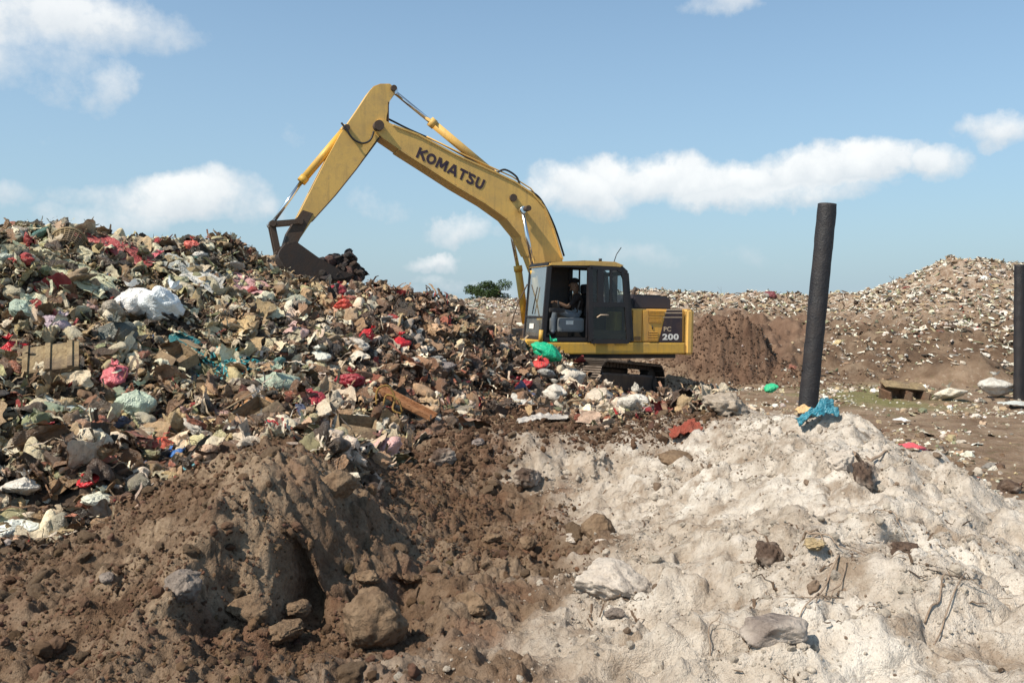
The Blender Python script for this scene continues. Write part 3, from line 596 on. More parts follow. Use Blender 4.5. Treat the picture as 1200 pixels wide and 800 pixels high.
def block_word(p0, p1, h, b, name, mat, parent):
    A = U3(*p0, b); B = U3(*p1, b); ex = B-A; Lx = ex.length; ex.normalize(); ey = Vector((-ex.z, 0, ex.x)); ey = ey if ey.z > 0 else -ey
    w_ = .23; O_ = [(.42+.34*math.cos(a*PI/8), .5+.38*math.sin(a*PI/8)) for a in range(16)]
    GL = {'K': (.84, [([(.13, 0), (.13, 1)], 0), ([(.80, 1.0), (.22, .48)], 0), ([(.30, .60), (.84, .02)], 0)]), 'O': (.86, [(O_, 1)]),
          'M': (1.08, [([(.12, 0), (.17, 1)], 0), ([(.20, .98), (.54, .20)], 0), ([(.54, .20), (.88, .98)], 0), ([(.91, 1), (.97, 0)], 0)]),
          'A': (.92, [([(.08, 0), (.43, 1)], 0), ([(.47, 1), (.85, 0)], 0), ([(.22, .30), (.72, .30)], 0)]),
          'T': (.80, [([(.02, .89), (.80, .89)], 0), ([(.41, .88), (.41, 0)], 0)]),
          'S': (.74, [([(.68, .80), (.55, .89), (.30, .89), (.15, .78), (.18, .62), (.40, .52), (.58, .40), (.60, .22), (.45, .11), (.20, .11), (.04, .24)], 0)]),
          'U': (.84, [([(.13, 1), (.13, .35), (.24, .14), (.42, .11), (.60, .14), (.71, .35), (.71, 1)], 0)])}
    tot = sum(GL[k][0] for k in 'KOMATSU')+.10*6; sc = Lx/tot; f = MB(); x = 0; zi = 0
    for ch in 'KOMATSU':
        for pts, cl in GL[ch][1]:
            zi += 1; ribbon(f.bm, pts, w_, cl, lambda u, v, z, x=x: A+ex*((u+x)*sc)+ey*(v*h)+Vector((0, z, 0)), .004+.0012*(zi % 4))
        x += GL[ch][0]+.10
    ribbon(f.bm, [(x-1.78, 1.02), (x-1.66, .82)], .16, False, lambda u, v, z: A+ex*(u*sc)+ey*(v*h)+Vector((0, z, 0)), .0095)
    part(f, name, mat, parent)
block_word((486.8, 184.0), (564.5, 223.0), .225, BW, 'boom_lettering', DKTXT, BM)
def pin(px, py, y0, y1, r, mb): mb.tube([U3(px, py, BW)+Vector((0, y0-BW, 0)), U3(px, py, BW)+Vector((0, y1-BW, 0))], r, 16)
for q in ((443, 148, -BW-.1, BW+.12, .10), (612, 246, -.62, .60, .06), (601, 232, BW, BW+.05, .08), (583, 208, -.12, .12, .07)): f = MB(); pin(*q, f); part(f, 'boom_pin', STEEL, BM)
# arm
ap = [(433,107),(438,101),(446,98),(457,98),(463,103),(463,110),(456,118),(453,137),(453,150),(442,163),(417,198),(393,228),(363,261),(352,279),(347,288),(340,291),(334,286),(338,273),(350,252),(367,218),(383,186),(399,157),(409,143),(422,124)]
f = MB(); f.prism([U(x, y, .19) for x, y in ap], -.19, .19, .015); AR = part(f, 'arm', Y_FADED)
f = MB(); f.prism([U(x, y, .205) for x, y in [(367,250),(352,279),(347,289),(340,292),(333,286),(337,273),(346,258),(355,246)]], -.205, .205, .01); part(f, 'arm_tip', STEEL, AR)
f = MB(); strip2 = [(455,120),(455,150),(443,164),(417,199),(393,229),(366,259)]
for a, b_ in zip(strip2, strip2[1:]):
    A_, B_ = U(*a, .19), U(*b_, .19); d = Vector((B_[0]-A_[0], 0, B_[1]-A_[1])); f.box(((A_[0]+B_[0])/2, 0, (A_[1]+B_[1])/2), (.02, .42, d.length+.01), Matrix.Rotation(math.atan2(d.x, d.z), 3, 'Y'))
part(f, 'arm_flange', STEEL, AR)
for x, y, r in ((461, 104, .06), (406, 150, .06), (352, 260, .05), (340, 287, .06)): f = MB(); f.tube([U3(x, y, .19)+Vector((0, -.46, 0)), U3(x, y, .19)+Vector((0, .07, 0))], r, 14); part(f, 'arm_pin', STEEL, AR)
def cyl(p_rod, p_mid, p_end, y, rr, rb, name, mat):
    """rod from p_rod to p_mid, barrel from p_mid to p_end"""
    a, m_, e = U3(*p_rod, y), U3(*p_mid, y), U3(*p_end, y)
    f = MB(); f.tube([m_, e], rb, 16); d = (e-m_).normalized(); f.tube([m_-d*.03, m_+d*.10], rb*1.18, 16); f.tube([e-d*.14, e-d*.08], rb*1.1, 14); b_ = part(f, name, mat)
    f = MB(); f.tube([a, m_+d*.02], rr, 14); f.tube([a-d*.0+Vector((0, -.09, 0)), a+Vector((0, .09, 0))], rr*1.7, 12); part(f, 'piston_rod', CHROME, b_)
    return b_
cyl((461, 107), (505, 143), (583, 208), 0.0, .045, .085, 'arm_cylinder', Y_FADED)
cyl((318, 263), (354, 212), (407, 149), 0.0, .04, .078, 'bucket_cylinder', Y_PAINT)
c1 = cyl((612, 246), (626, 318), (634, 380), .42, .042, .075, 'boom_cylinder', Y_PAINT)
PS = U3(612, 246, .42); PM = U3(626, 318, .42); PE = U3(634, 380, .42)
def cylw(a, m_, e, rr, rb, name, mat):
    f = MB(); f.tube([m_, e], rb, 16); d = (e-m_).normalized(); f.tube([m_-d*.03, m_+d*.10], rb*1.18, 16); b_ = part(f, name, mat)
    f = MB(); f.tube([a, m_+d*.02], rr, 14); f.tube([a+Vector((0, -.09, 0)), a+Vector((0, .09, 0))], rr*1.7, 12); part(f, 'piston_rod', CHROME, b_)
o_ = Vector((0, -.84, 0)); cylw(PS+o_, PM+o_+(PS-PM)*.10, PE+o_, .042, .082, 'boom_cylinder', Y_PAINT)
# hoses
f = MB()
for dy in (-.05, .05):
    f.tube(smooth_curve([U3(432, 150, dy+.1), U3(434, 140, dy+.1), U3(446, 136, dy), U3(458, 141, dy), U3(480, 152, dy), U3(520, 170, dy), U3(556, 190, dy), U3(562, 196, dy)]), .020, 7)
    f.tube(smooth_curve([U3(583, 202, dy+.15), U3(592, 199, dy+.15), U3(605, 207, dy+.15), U3(611, 219, dy+.15), U3(628, 228, dy+.15), U3(638, 241, dy+.1), U3(650, 266, dy+.1), U3(661, 300, dy+.1)]), .022, 7)
f.tube(smooth_curve([U3(400, 144, .24), U3(406, 152, .26), U3(414, 163, .26), U3(425, 168, .26), U3(434, 164, .24), U3(438, 154, .22)]), .020, 7)
part(f, 'hydraulic_hose', RUBBER, EX)
f = MB(); f.tube([U3(x, y, .18) for x, y in [(500,160),(545,182),(600,207),(622,221),(634,236),(643,258),(652,290)]], .016, 6); part(f, 'steel_pipe', Y_FADED, BM)
# bucket linkage
f = MB()
for y in (-.22, .22):
    f.box(*pillar(U(318, 263, 0), U(353, 260, 0), .09, y, .035))
for y in (-.20, .20): f.box(*pillar(U(318, 263, 0), U(325, 297, 0), .11, y+.06*(1 if y < 0 else -1), .06))
f.tube([U3(318, 263, 0)+Vector((0, -.27, 0)), U3(318, 263, 0)+Vector((0, .27, 0))], .06, 12); f.tube([U3(325, 297, 0)+Vector((0, -.27, 0)), U3(325, 297, 0)+Vector((0, .27, 0))], .05, 12)
part(f, 'bucket_linkage', STEEL)
# bucket: curved shell, side plates, teeth; mouth opens up and towards the machine
bk = [(346,284),(336,286),(328,297),(331,306),(340,317),(356,324),(378,327),(402,326),(414,322)]
BH = .52
sh = smooth_curve([Vector((U(x, y, BH)[0], 0, U(x, y, BH)[1])) for x, y in bk[1:]], 4)
f = MB(); prev = None
for v in sh:
    r_ = [f.bm.verts.new((v.x, y, v.z)) for y in (-BH, BH)]
    if prev: f.bm.faces.new((prev[0], prev[1], r_[1], r_[0]))
    prev = r_
n0 = len(sh)
side = [(v.x, v.z) for v in sh] + [U(398, 316, BH), U(372, 301, BH), U(347, 283, BH)]
for y in (-BH, BH): f.bm.faces.new([f.bm.verts.new((p[0], y, p[1])) for p in side])
me_ = None
BU = part(f, 'bucket', paint('dark_bucket_steel', (.040, .030, .026), .55, .3, dirt=.5, dirtcol=(.09, .055, .04), scale=4, bmp=.5)); so_ = BU.modifiers.new('s', 'SOLIDIFY'); so_.thickness = .035; so_.offset = 0
f = MB(); e = sh[-1]; d = (sh[-1]-sh[-3]).normalized()
for k in range(5):
    y = -BH+.1+k*(2*BH-.2)/4; a = Vector((e.x, y, e.z)); f.tube([a-d*.06, a+d*.05, a+d*.14], [.05, .038, .012], 6)
    part(f, 'bucket_tooth', STEEL, BU); f = MB()
f.bm.free()

# undercarriage, turned against the house
UY = math.radians(40); UR = Matrix.Rotation(UY, 4, 'Z') @ Matrix.Rotation(math.radians(-4.5), 4, 'Y')
def track(side):
    yc = side*1.08; L = 3.3; R = .42; zc = .47; n = 47; per = 2*L+2*PI*R
    f = MB(); g = MB()
    for i in range(n):
        s = per*i/n
        if s < L: p = (-L/2+s, zc+R); a = 0
        elif s < L+PI*R: t_ = (s-L)/R; p = (L/2+R*math.sin(t_), zc+R*math.cos(t_)); a = t_
        elif s < 2*L+PI*R: p = (L/2-(s-L-PI*R), zc-R); a = PI
        else: t_ = (s-2*L-PI*R)/R; p = (-L/2-R*math.sin(t_), zc-R*math.cos(t_)); a = PI+t_
        rot = Matrix.Rotation(a, 3, 'Y'); nrm = rot @ Vector((0, 0, 1)); c0 = Vector((p[0], yc, p[1]))
        f.box(c0, (per/n*.93, .60, .03), rot); 
        for k in (-.055, 0.0, .055): f.box(c0+nrm*.027+(rot@Vector((k, 0, 0))), (.014, .59, .035), rot)
        g.box(c0-nrm*.06, (per/n*.8, .16, .10), rot)
    f.bm.transform(UR); g.bm.transform(UR)
    o = part(f, 'track', SHOEM); part(g, 'chain', TRACKM, o)
    f = MB(); f.box((0, yc, zc), (L-.1, .34, .40), None, .05); f.bm.transform(UR); part(f, 'track_frame', BLK, o)
    for nm, x, r in (('sprocket', -L/2, .34), ('idler_wheel', L/2, .33)):
        f = MB(); f.tube([(x, yc-.10, zc), (x, yc+.10, zc)], r, 24); f.tube([(x, yc-.2, zc), (x, yc+.2, zc)], r*.45, 16); f.bm.transform(UR); part(f, nm, TRACKM, o)
    for k in range(7):
        f = MB(); x = -L/2+.5+k*(L-1)/6; f.tube([(x, yc-.17, zc-R+.18), (x, yc+.17, zc-R+.18)], .09, 12); f.bm.transform(UR); part(f, 'roller', TRACKM, o)
track(1); track(-1)
f = MB(); f.box((0, 0, .58), (2.3, 1.6, .50), None, .08); f.tube([(0, 0, .5), (0, 0, zb-.05)], .62, 28); f.bm.transform(UR); part(f, 'turntable', BLK)  # black carbody box enlarged to fill in the dark shade under the deck

# ------------------------------------------------------------------ rubbish: crumpled shapes
def ico(n):
    bm = bmesh.new(); bmesh.ops.create_icosphere(bm, subdivisions=n, radius=1); V = np.array([v.co[:] for v in bm.verts]); Fc = np.array([[v.index for v in f.verts] for f in bm.faces]); bm.free(); return V, Fc
ICO = {k: ico(k) for k in (1, 2, 3, 4, 5)}
def folds(P, rs, n, f0, f1, amp=1.0):
    r = np.zeros(P.shape[0])
    for i in range(n):
        d = rs.randn(P.shape[1]); d /= np.linalg.norm(d); f = f0*(f1/f0)**(i/max(1, n-1)); v = P@d*f+rs.rand()*9
        r += (np.abs((v % 1)-.5)*4-1)*(f0/f)**.8
    return r*amp/n**.5
def blob(sub, rs, flat=.7, amp=.22, f0=.5, f1=2.2):
    V, Fc = ICO[sub]; V = V.copy(); r = 1+folds(V, rs, 5, f0, f1, amp)+(fbm3(V*1.6+rs.rand(3)*50, rs.randint(999))-.5)*.6
    V *= r[:, None]; V[:, 2] *= flat; V[:, 1] *= .65+rs.rand()*.5; return V, Fc
def cut(V, rs, k=7, c0=.6, c1=.92):
    for _ in range(k):
        d = rs.randn(3); d /= np.linalg.norm(d); V = V-np.outer(np.maximum(V@d-(c0+(c1-c0)*rs.rand()), 0)*.9, d)
    return V
def clod(sub, rs):
    V, Fc = ICO[sub]; V = cut(V.copy(), rs, 8); V = V*(1+(fbm3(V*1.7+rs.rand(3)*40, rs.randint(999))-.5)*.7)[:, None]*[1, .6+.4*rs.rand(), .55+.3*rs.rand()]; return V, Fc
def crump(n, rs):
    g = np.linspace(-1, 1, n); X, Y = np.meshgrid(g, g); P = np.stack([X.ravel(), Y.ravel()], 1); r = np.hypot(P[:, 0], P[:, 1]); th = np.minimum(r, 1.3)*(1.3+rs.rand()*1.1); ph = np.arctan2(P[:, 1], P[:, 0])+.3*r
    V = np.stack([np.sin(th)*np.cos(ph), np.sin(th)*np.sin(ph), np.cos(th)], 1); V = V*(1+folds(P, rs, 6, .7, 3.2, .36))[:, None]+np.stack([folds(P, rs, 3, .8, 2, .16) for _ in range(3)], 1); V = V*[1, .45+.5*rs.rand(), .40+.25*rs.rand()]
    i = np.arange(n*n).reshape(n, n); a, b, c2, d = i[:-1, :-1].ravel(), i[:-1, 1:].ravel(), i[1:, 1:].ravel(), i[1:, :-1].ravel()
    return V, np.concatenate([np.stack([a, b, c2], 1), np.stack([a, c2, d], 1)])
def sheet_v(n, rs, amp=.25, asp=1.0):
    g = np.linspace(-1, 1, n); X, Y = np.meshgrid(g, g); P = np.stack([X.ravel(), Y.ravel()], 1)
    rr = 1-.22*vn2(P[:, 0]*2+50, P[:, 1]*2+rs.rand()*90, rs.randint(999)); P = P*rr[:, None]
    z = folds(P, rs, 5 if n < 12 else 9, .35, 1.6 if n < 12 else 3.2, amp)+P[:, 0]**2*(rs.rand()-.5)*.6; x = P[:, 0]+folds(P, rs, 3, .5, 1.3, .10); y = P[:, 1]*asp+folds(P, rs, 3, .5, 1.3, .10)
    V = np.stack([x, y, z], 1); i = np.arange(n*n).reshape(n, n); a, b, c2, d = i[:-1, :-1].ravel(), i[:-1, 1:].ravel(), i[1:, 1:].ravel(), i[1:, :-1].ravel()
    return V, np.concatenate([np.stack([a, b, c2], 1), np.stack([a, c2, d], 1)])
def strip_v(n, rs, wd=.07):
    t_ = np.linspace(-1, 1, n); a = rs.rand()*6; x = t_+.15*np.sin(t_*3+a); y = .35*np.sin(t_*2.2+a*2)*rs.rand(); z = .25*np.cos(t_*2.6+a)*rs.rand()+.1*np.sin(t_*9)
    L_ = np.stack([x, y-wd, z], 1); R_ = np.stack([x, y+wd, z+.04*np.sin(t_*7)], 1); V = np.concatenate([L_, R_]); i = np.arange(n-1)
    return V, np.concatenate([np.stack([i, i+1, i+1+n], 1), np.stack([i, i+1+n, i+n], 1)])
def shard_v(rs):
    V = np.array([[sx, sy, sz] for sx in (-1, 1) for sy in (-1, 1) for sz in (-1, 1)], float)*[1, .22+.3*rs.rand(), .05+.08*rs.rand()]+rs.randn(8, 3)*.05
    Q = [(0,1,3,2),(4,6,7,5),(0,4,5,1),(2,3,7,6),(0,2,6,4),(1,5,7,3)]; return V, np.array([t_ for q in Q for t_ in ((q[0], q[1], q[2]), (q[0], q[2], q[3]))])
def rotm(rs, n, tilt):
    a = rs.rand(n)*2*PI; b = (rs.rand(n)**.7)*tilt; e = rs.rand(n)*2*PI; Z = np.zeros(n); O = np.ones(n)
    def rz(q): return np.stack([np.stack([np.cos(q), -np.sin(q), Z], 1), np.stack([np.sin(q), np.cos(q), Z], 1), np.stack([Z, Z, O], 1)], 1)
    rx = np.stack([np.stack([O, Z, Z], 1), np.stack([Z, np.cos(b), -np.sin(b)], 1), np.stack([Z, np.sin(b), np.cos(b)], 1)], 1)
    return rz(a) @ rx @ rz(e)
class Pile:
    def __init__(s): s.V = []; s.F = []; s.C = []; s.n = 0
    def add(s, tmpl, P, sc, cols, tilt, rs):
        k = rs.randint(0, len(tmpl), len(P)); R = rotm(rs, len(P), tilt)
        for j, (v, f) in enumerate(tmpl):
            i = np.nonzero(k == j)[0]
            if not len(i): continue
            X = np.einsum('nij,vj->nvi', R[i], v)*sc[i][:, None, None] + P[i][:, None, :]
            s.V.append(X.reshape(-1, 3)); s.F.append((f[None]+(np.arange(len(i))*len(v))[:, None, None]).reshape(-1, 3)+s.n); s.n += len(i)*len(v)
            s.C.append(np.repeat(np.concatenate([cols[i], np.ones((len(i), 1))], 1), len(v), 0))
    def build(s, name, mat, smooth=False): return mk(name, np.concatenate(s.V), np.concatenate(s.F), mat, None, smooth, {'col': np.concatenate(s.C)})
def piece_mat(name, rough=.55, spec=.4, dirt=.5, sc=9, trans=.0):
    m, t, b = newmat(name); P = geo_pos(t); a = t('ShaderNodeAttribute', attribute_name='col').outputs['Color']
    n = t.noise(sc, 5, .7, P); cc = t.mix(t.ramp(n, [(.40, 0), (.66, dirt)]), a, (.13, .085, .058))
    n2 = t.noise(sc*5, 3, .6, P); cc = t.mix(t.ramp(n2, [(.50, 0), (.68, .35)]), cc, (.06, .042, .032))
    t.L(cc, b.inputs['Base Color']); b.inputs['Roughness'].default_value = rough; b.inputs['Specular IOR Level'].default_value = spec
    wv = t('ShaderNodeTexVoronoi', feature='DISTANCE_TO_EDGE'); wv.inputs['Scale'].default_value = sc*3; ad = t('ShaderNodeVectorMath', operation='ADD'); t.L(P, ad.inputs[0]); t.L(t.noise(sc, 3, .6, P, True), ad.inputs[1]); t.L(ad.outputs[0], wv.inputs['Vector'])
    bump(t, b, t.math('ADD', t.noise(sc*4, 4, .65, P), t.math('MULTIPLY', t.math('MINIMUM', wv.outputs[0], .35), 1.6)), .6, .03); return m
M_PIECE = piece_mat('mixed_rubbish', dirt=.30); M_CLOD = piece_mat('earth_crumbs', .95, .1, .25, 20); M_FILM = piece_mat('crumpled_film', .38, .55, .30, 7); M_FAR = piece_mat('weathered_rubbish', .7, .3, .28, 3)
rs = np.random.RandomState(5)
T_BLOB = [blob(2, rs, .6, .26) for _ in range(10)]; T_SHEET = [sheet_v(8, rs, .30, .5+.5*rs.rand()) for _ in range(14)]; T_STRIP = [strip_v(9, rs, .03+.07*rs.rand()) for _ in range(8)]
T_SHARD = [shard_v(rs) for _ in range(8)]; T_CLOD = [clod(1, rs) for _ in range(10)]; T_CLOD2 = [clod(3, rs) for _ in range(10)]; T_CRUMP = [crump(12, rs) for _ in range(16)]; T_LONG = [(v*[1, .30, .30], f) for v, f in [crump(8, rs) for _ in range(10)]]
def bagv(rs):
    V, Fc = ICO[3]; V = V.copy(); a = np.arctan2(V[:, 1], V[:, 0]); nf = rs.randint(5, 10)
    r = 1+folds(V, rs, 8, .5, 3.4, .36)+(fbm3(V*1.4+rs.rand(3)*60, rs.randint(999))-.5)*1.2-(np.abs(((a*nf/2/PI+fbm3(V*1.5, rs.randint(99))*1.5) % 1)-.5)*2)*.3*ss(-.2, .9, V[:, 2]); V = V*np.maximum(r, .2)[:, None]
    V[:, :2] *= (1-.6*ss(.6, 1.0, V[:, 2]))[:, None]; return V*[1.25, .45+.5*rs.rand(), .38+.35*rs.rand()], Fc
def hide(v):                                    # film curls down into the heap at its rim
    return v
T_BAG = [bagv(rs) for _ in range(14)]; T_FILM = [sheet_v(18, rs, .34, .45+.5*rs.rand()) for _ in range(14)]; T_CRUMPS = [crump(18, rs) for _ in range(14)]
PAL = np.array([(.36,.27,.18),(.26,.175,.115),(.15,.092,.06),(.06,.042,.032),(.74,.69,.60),(.60,.54,.45),(.30,.28,.255),(.44,.34,.21),(.46,.33,.25),(.36,.035,.04),(.24,.26,.16),(.08,.22,.24),(.07,.12,.26),(.03,.028,.026),(.50,.46,.30),(.26,.10,.07)])
PW = np.array([14,15,18,14,12,11,6,8,3,1.2,3.5,.2,.15,6,5,3]); PW = PW/PW.sum()
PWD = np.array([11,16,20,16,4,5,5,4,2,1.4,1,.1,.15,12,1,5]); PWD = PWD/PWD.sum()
PWF = np.array([16,10,11,9,46,26,8,12,2,.15,6,.1,.05,1,6,.6]); PWF = PWF/PWF.sum()
def pal(n, p, rs): return np.clip(PAL[rs.choice(len(PAL), n, p=p)]*(.75+.5*rs.rand(n, 1))*(1+.03*rs.randn(n, 3)), .01, .8)
def surf(x, y, dz=0): return disp(np.stack([x, y, HF(x, y)], 1), masks(x, y)[0])+np.stack([0*x, 0*x, 0*x+dz], 1)
def sample(n, x0, x1, y0, y1, keep, rs, wedge=.72):
    X, Y = [], []; c_ = 0
    while c_ < n:
        x = x0+(x1-x0)*rs.rand(n*3); y = y0+(y1-y0)*rs.rand(n*3); k = (np.abs(x) < wedge*np.maximum(y, 2)+2)
        x, y = x[k], y[k]; k = rs.rand(len(x)) < keep(x, y); X.append(x[k]); Y.append(y[k]); c_ += k.sum()
    return np.concatenate(X)[:n], np.concatenate(Y)[:n]

# ---- the heap's loose mass
def heap():
    rs = np.random.RandomState(21)
    keep = lambda x, y: (ss(-.25, .1, sdf(x, y, HEAP)+(fbm2(x*2, y*2, 9)-.5)*.8))*ss(19, 16, y)*(1-.35*ss(0, 1.5, x))
    def dark(x, y): return ss(.46, .56, fbm2(x*.7, y*.7, 15))*.85+.85*ss(-2.6, -1.2, x)*ss(1.0, .2, x)*ss(10.5, 12, y)*ss(16, 14.4, y)  # random dark patches; right slope gets darker pieces, partly standing in for its shade
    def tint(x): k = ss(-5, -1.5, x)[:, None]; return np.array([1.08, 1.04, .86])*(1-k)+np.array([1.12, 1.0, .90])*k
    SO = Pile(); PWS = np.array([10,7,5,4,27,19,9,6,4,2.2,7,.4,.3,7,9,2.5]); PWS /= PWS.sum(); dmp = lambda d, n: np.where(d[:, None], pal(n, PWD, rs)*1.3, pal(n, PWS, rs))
    for T, n, s0, s1, tilt, lift in ((T_BAG, 800, .05, .17, 1.0, .05), (T_FILM, 5200, .06, .22, 1.4, .08), (T_CRUMPS, 3400, .05, .16, 1.6, .07), (T_STRIP, 8000, .06, .24, 1.3, .10)):
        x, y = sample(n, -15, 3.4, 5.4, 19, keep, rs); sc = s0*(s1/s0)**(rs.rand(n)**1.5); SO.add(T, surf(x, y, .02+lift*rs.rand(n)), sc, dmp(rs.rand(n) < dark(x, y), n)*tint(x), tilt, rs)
    o = SO.build('crumpled_plastic', M_FILM, True); tag(o, 'crumpled bags, film and wrappings mixed all through the big heap on the left', 'rubbish', kind='stuff')
    P_ = Pile()
    for T, n, s0, s1, tilt, lift in ((T_CRUMP, 5000, .04, .12, 1.4, .03), (T_SHEET, 4500, .05, .13, 1.4, .03), (T_LONG, 4000, .07, .18, 1.0, .04), (T_STRIP, 8000, .05, .22, 1.2, .05), (T_SHARD, 600, .04, .16, 1.0, .04), (T_CLOD2, 1500, .03, .08, 2, .02)):
        x, y = sample(n, -15, 3.4, 5.4, 19, keep, rs); sc = s0*(s1/s0)**(rs.rand(n)**1.3)
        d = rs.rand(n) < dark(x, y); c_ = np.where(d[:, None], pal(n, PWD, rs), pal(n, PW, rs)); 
        c_ = c_*tint(x)
        if T is T_CLOD2: c_ = np.array([.14, .095, .068])*(.6+.8*rs.rand(n, 1))
        P_.add(T, surf(x, y, lift*rs.rand(n)), sc, c_, tilt, rs)
    x, y = sample(22000, -14, 3.4, 5.4, 18, keep, rs); n = len(x); P_.add(T_CLOD+T_SHARD+T_STRIP+[(v, f) for v, f in [sheet_v(4, rs, .3, .6) for _ in range(6)]], surf(x, y, .03*rs.rand(n)), .012+.035*rs.rand(n)**2, pal(n, PW, rs), 3, rs)
    o = P_.build('loose_rubbish', M_PIECE); tag(o, 'loose mixed household rubbish covering the big heap on the left', 'rubbish', kind='stuff')
heap()
def landfill():
    rs = np.random.RandomState(22)
    def keep(x, y):
        s = ss(-.3, .8, sdf(x, y, LAND)+(fbm2(x*.8, y*.8, 8)-.5)*2.5); b = 1-.93*ss(-.3, .6, sdf(x, y, BARE)+(fbm2(x*1.3, y*1.3, 3)-.5)*2)
        h = H(x, y); top = ss(1.55, 2.15, h+(fbm2(x*.5, y*.5, 4)-.5)*1.5)
        return s*b*(.16+.22*ss(7, 11, x)+.35*ss(.58, .68, fbm2(x*1.5, y*1.5, 2))+.86*np.maximum(top, .7*ss(12.5, 15, x+(fbm2(x*.5, y*.5, 44)-.5)*4)*ss(.7, 1.4, h)))*(.45+.55*ss(.38, .55, fbm2(x*.9, y*.9, 46)))*ss(44, 38, y)
    P_ = Pile()
    for T, n, s0, s1, tilt in ((T_LONG, 13000, .06, .20, .6), (T_CRUMP, 3500, .04, .13, .9), (T_SHEET, 6000, .05, .16, .8), (T_STRIP, 5000, .08, .26, .7), (T_CLOD, 12000, .025, .07, 2)):
        x, y = sample(n, -14, 27, 21, 44, keep, rs); sc = s0*(s1/s0)**(rs.rand(n)**1.4); P_.add(T, surf(x, y, .05*rs.rand(n)), sc, pal(n, PWF, rs), tilt, rs)
    o = P_.build('weathered_rubbish', M_FAR); tag(o, 'pale weathered rubbish spread over the long landfill bank at the back', 'rubbish', kind='stuff')
    # litter on the flat ground
    keep = lambda x, y: ss(.3, -.5, sdf(x, y, LAND))*ss(.1, -.5, sdf(x, y, SAND))*ss(.1, -.5, sdf(x, y, HEAP))*(.12+ss(.5, .62, fbm2(x*.9, y*.9, 6)))*ss(2.5, 4, x+y*.03)
    P_ = Pile(); x, y = sample(1500, 2.5, 20, 6, 25, keep, rs); n = len(x); P_.add(T_SHEET+T_STRIP+T_CLOD, surf(x, y, .01), .02+.09*rs.rand(n)**2.2, pal(n, PWF, rs), .7, rs)
    x, y = sample(3500, 2.5, 18, 6, 25, keep, rs); n = len(x); P_.add(T_CLOD, surf(x, y, 0), .01+.04*rs.rand(n)**2, pal(n, PWF, rs)*.7, 3, rs)
    o = P_.build('scattered_litter', M_FAR); tag(o, 'scraps of litter scattered over the flat ground behind the sand mound', 'litter', kind='stuff')
landfill()
def crumbs():
    rs = np.random.RandomState(23)
    def kb(x, y): return ss(.1, -.3, sdf(x, y, SAND)+(fbm2(x*3, y*3, 7)-.5)*.8)*ss(.15, -.1, sdf(x, y, HEAP))*(.15+ss(.42, .6, fbm2(x*1.4, y*1.4, 19)))*ss(4.4, 3.0, x)
    P_ = Pile()
    for T, n, a, b in ((T_CLOD2, 1700, .012, .045), (T_CLOD, 34000, .004, .016)):
        x, y = sample(n, -6, 4, 2.6, 12, kb, rs, .66); sc = a*(b/a)**(rs.rand(n)**2.0); c_ = np.array([.165, .100, .064])*(.55+.85*rs.rand(n, 1))*(1+.05*rs.randn(n, 3))
        P_.add(T, surf(x, y, sc*.3), sc, c_, 3, rs)
    o = P_.build('earth_crumbs', M_CLOD); tag(o, 'small brown crumbs and stones covering the dark earth in front', 'gravel', kind='stuff')
    kd = lambda x, y: ss(1.0, .2, np.abs(sdf(x, y, HEAP)+.3))*ss(-1.4, -.4, x)*ss(2.6, 1.2, x)
    P_ = Pile()
    for T, n, a, b in ((T_CLOD2, 1000, .02, .06), (T_CLOD, 9000, .007, .026)):
        x, y = sample(n, -2, 3, 8, 15, kd, rs); sc = a*(b/a)**(rs.rand(n)**1.8); P_.add(T, surf(x, y, sc*.3), sc, np.array([.135, .080, .052])*(.5+.8*rs.rand(n, 1)), 3, rs)
    x = 5.7+rs.randn(5000)*1.5; y = 22.6+rs.randn(5000)*.9; n = 5000; sc = .010+.04*rs.rand(n)**2.5; P_.add(T_CLOD, surf(x, y, sc*.1), sc, np.array([.145, .088, .060])*(.6+.6*rs.rand(n, 1)), 3, rs)
    o = P_.build('earth_clods', M_CLOD); tag(o, 'broken dark earth clods below the heap and around the dirt pile behind the excavator', 'gravel', kind='stuff')
    ks = lambda x, y: ss(-.2, .3, sdf(x, y, SAND)+(fbm2(x*3, y*3, 7)-.5)*.8)*(.2+ss(.5, .62, fbm2(x*2.2, y*2.2, 29)))
    P_ = Pile()
    for T, n, a, b in ((T_CLOD2, 1300, .010, .042), (T_CLOD, 22000, .004, .014)):
        x, y = sample(n, -.5, 5.5, 2.6, 9.8, ks, rs, .66); sc = a*(b/a)**(rs.rand(n)**2.2); dk = rs.rand(n, 1) < .13; c_ = np.where(dk, np.array([[.26, .19, .14]]), np.array([[.58, .51, .43]]))*(.75+.5*rs.rand(n, 1))
        P_.add(T, surf(x, y, sc*.25), sc, c_, 3, rs)
    x, y = sample(420, -.5, 5.0, 2.8, 9.8, ks, rs, .66); n = len(x); P_.add(T_STRIP, surf(x, y, .006), .03+.07*rs.rand(n)**2, np.array([.20, .14, .10])*(.5+rs.rand(n, 1)), .5, rs)
    o = P_.build('sand_crumbs', M_CLOD); tag(o, 'crumbs, chips and root shreds strewn over the pale sand', 'gravel', kind='stuff')
crumbs()

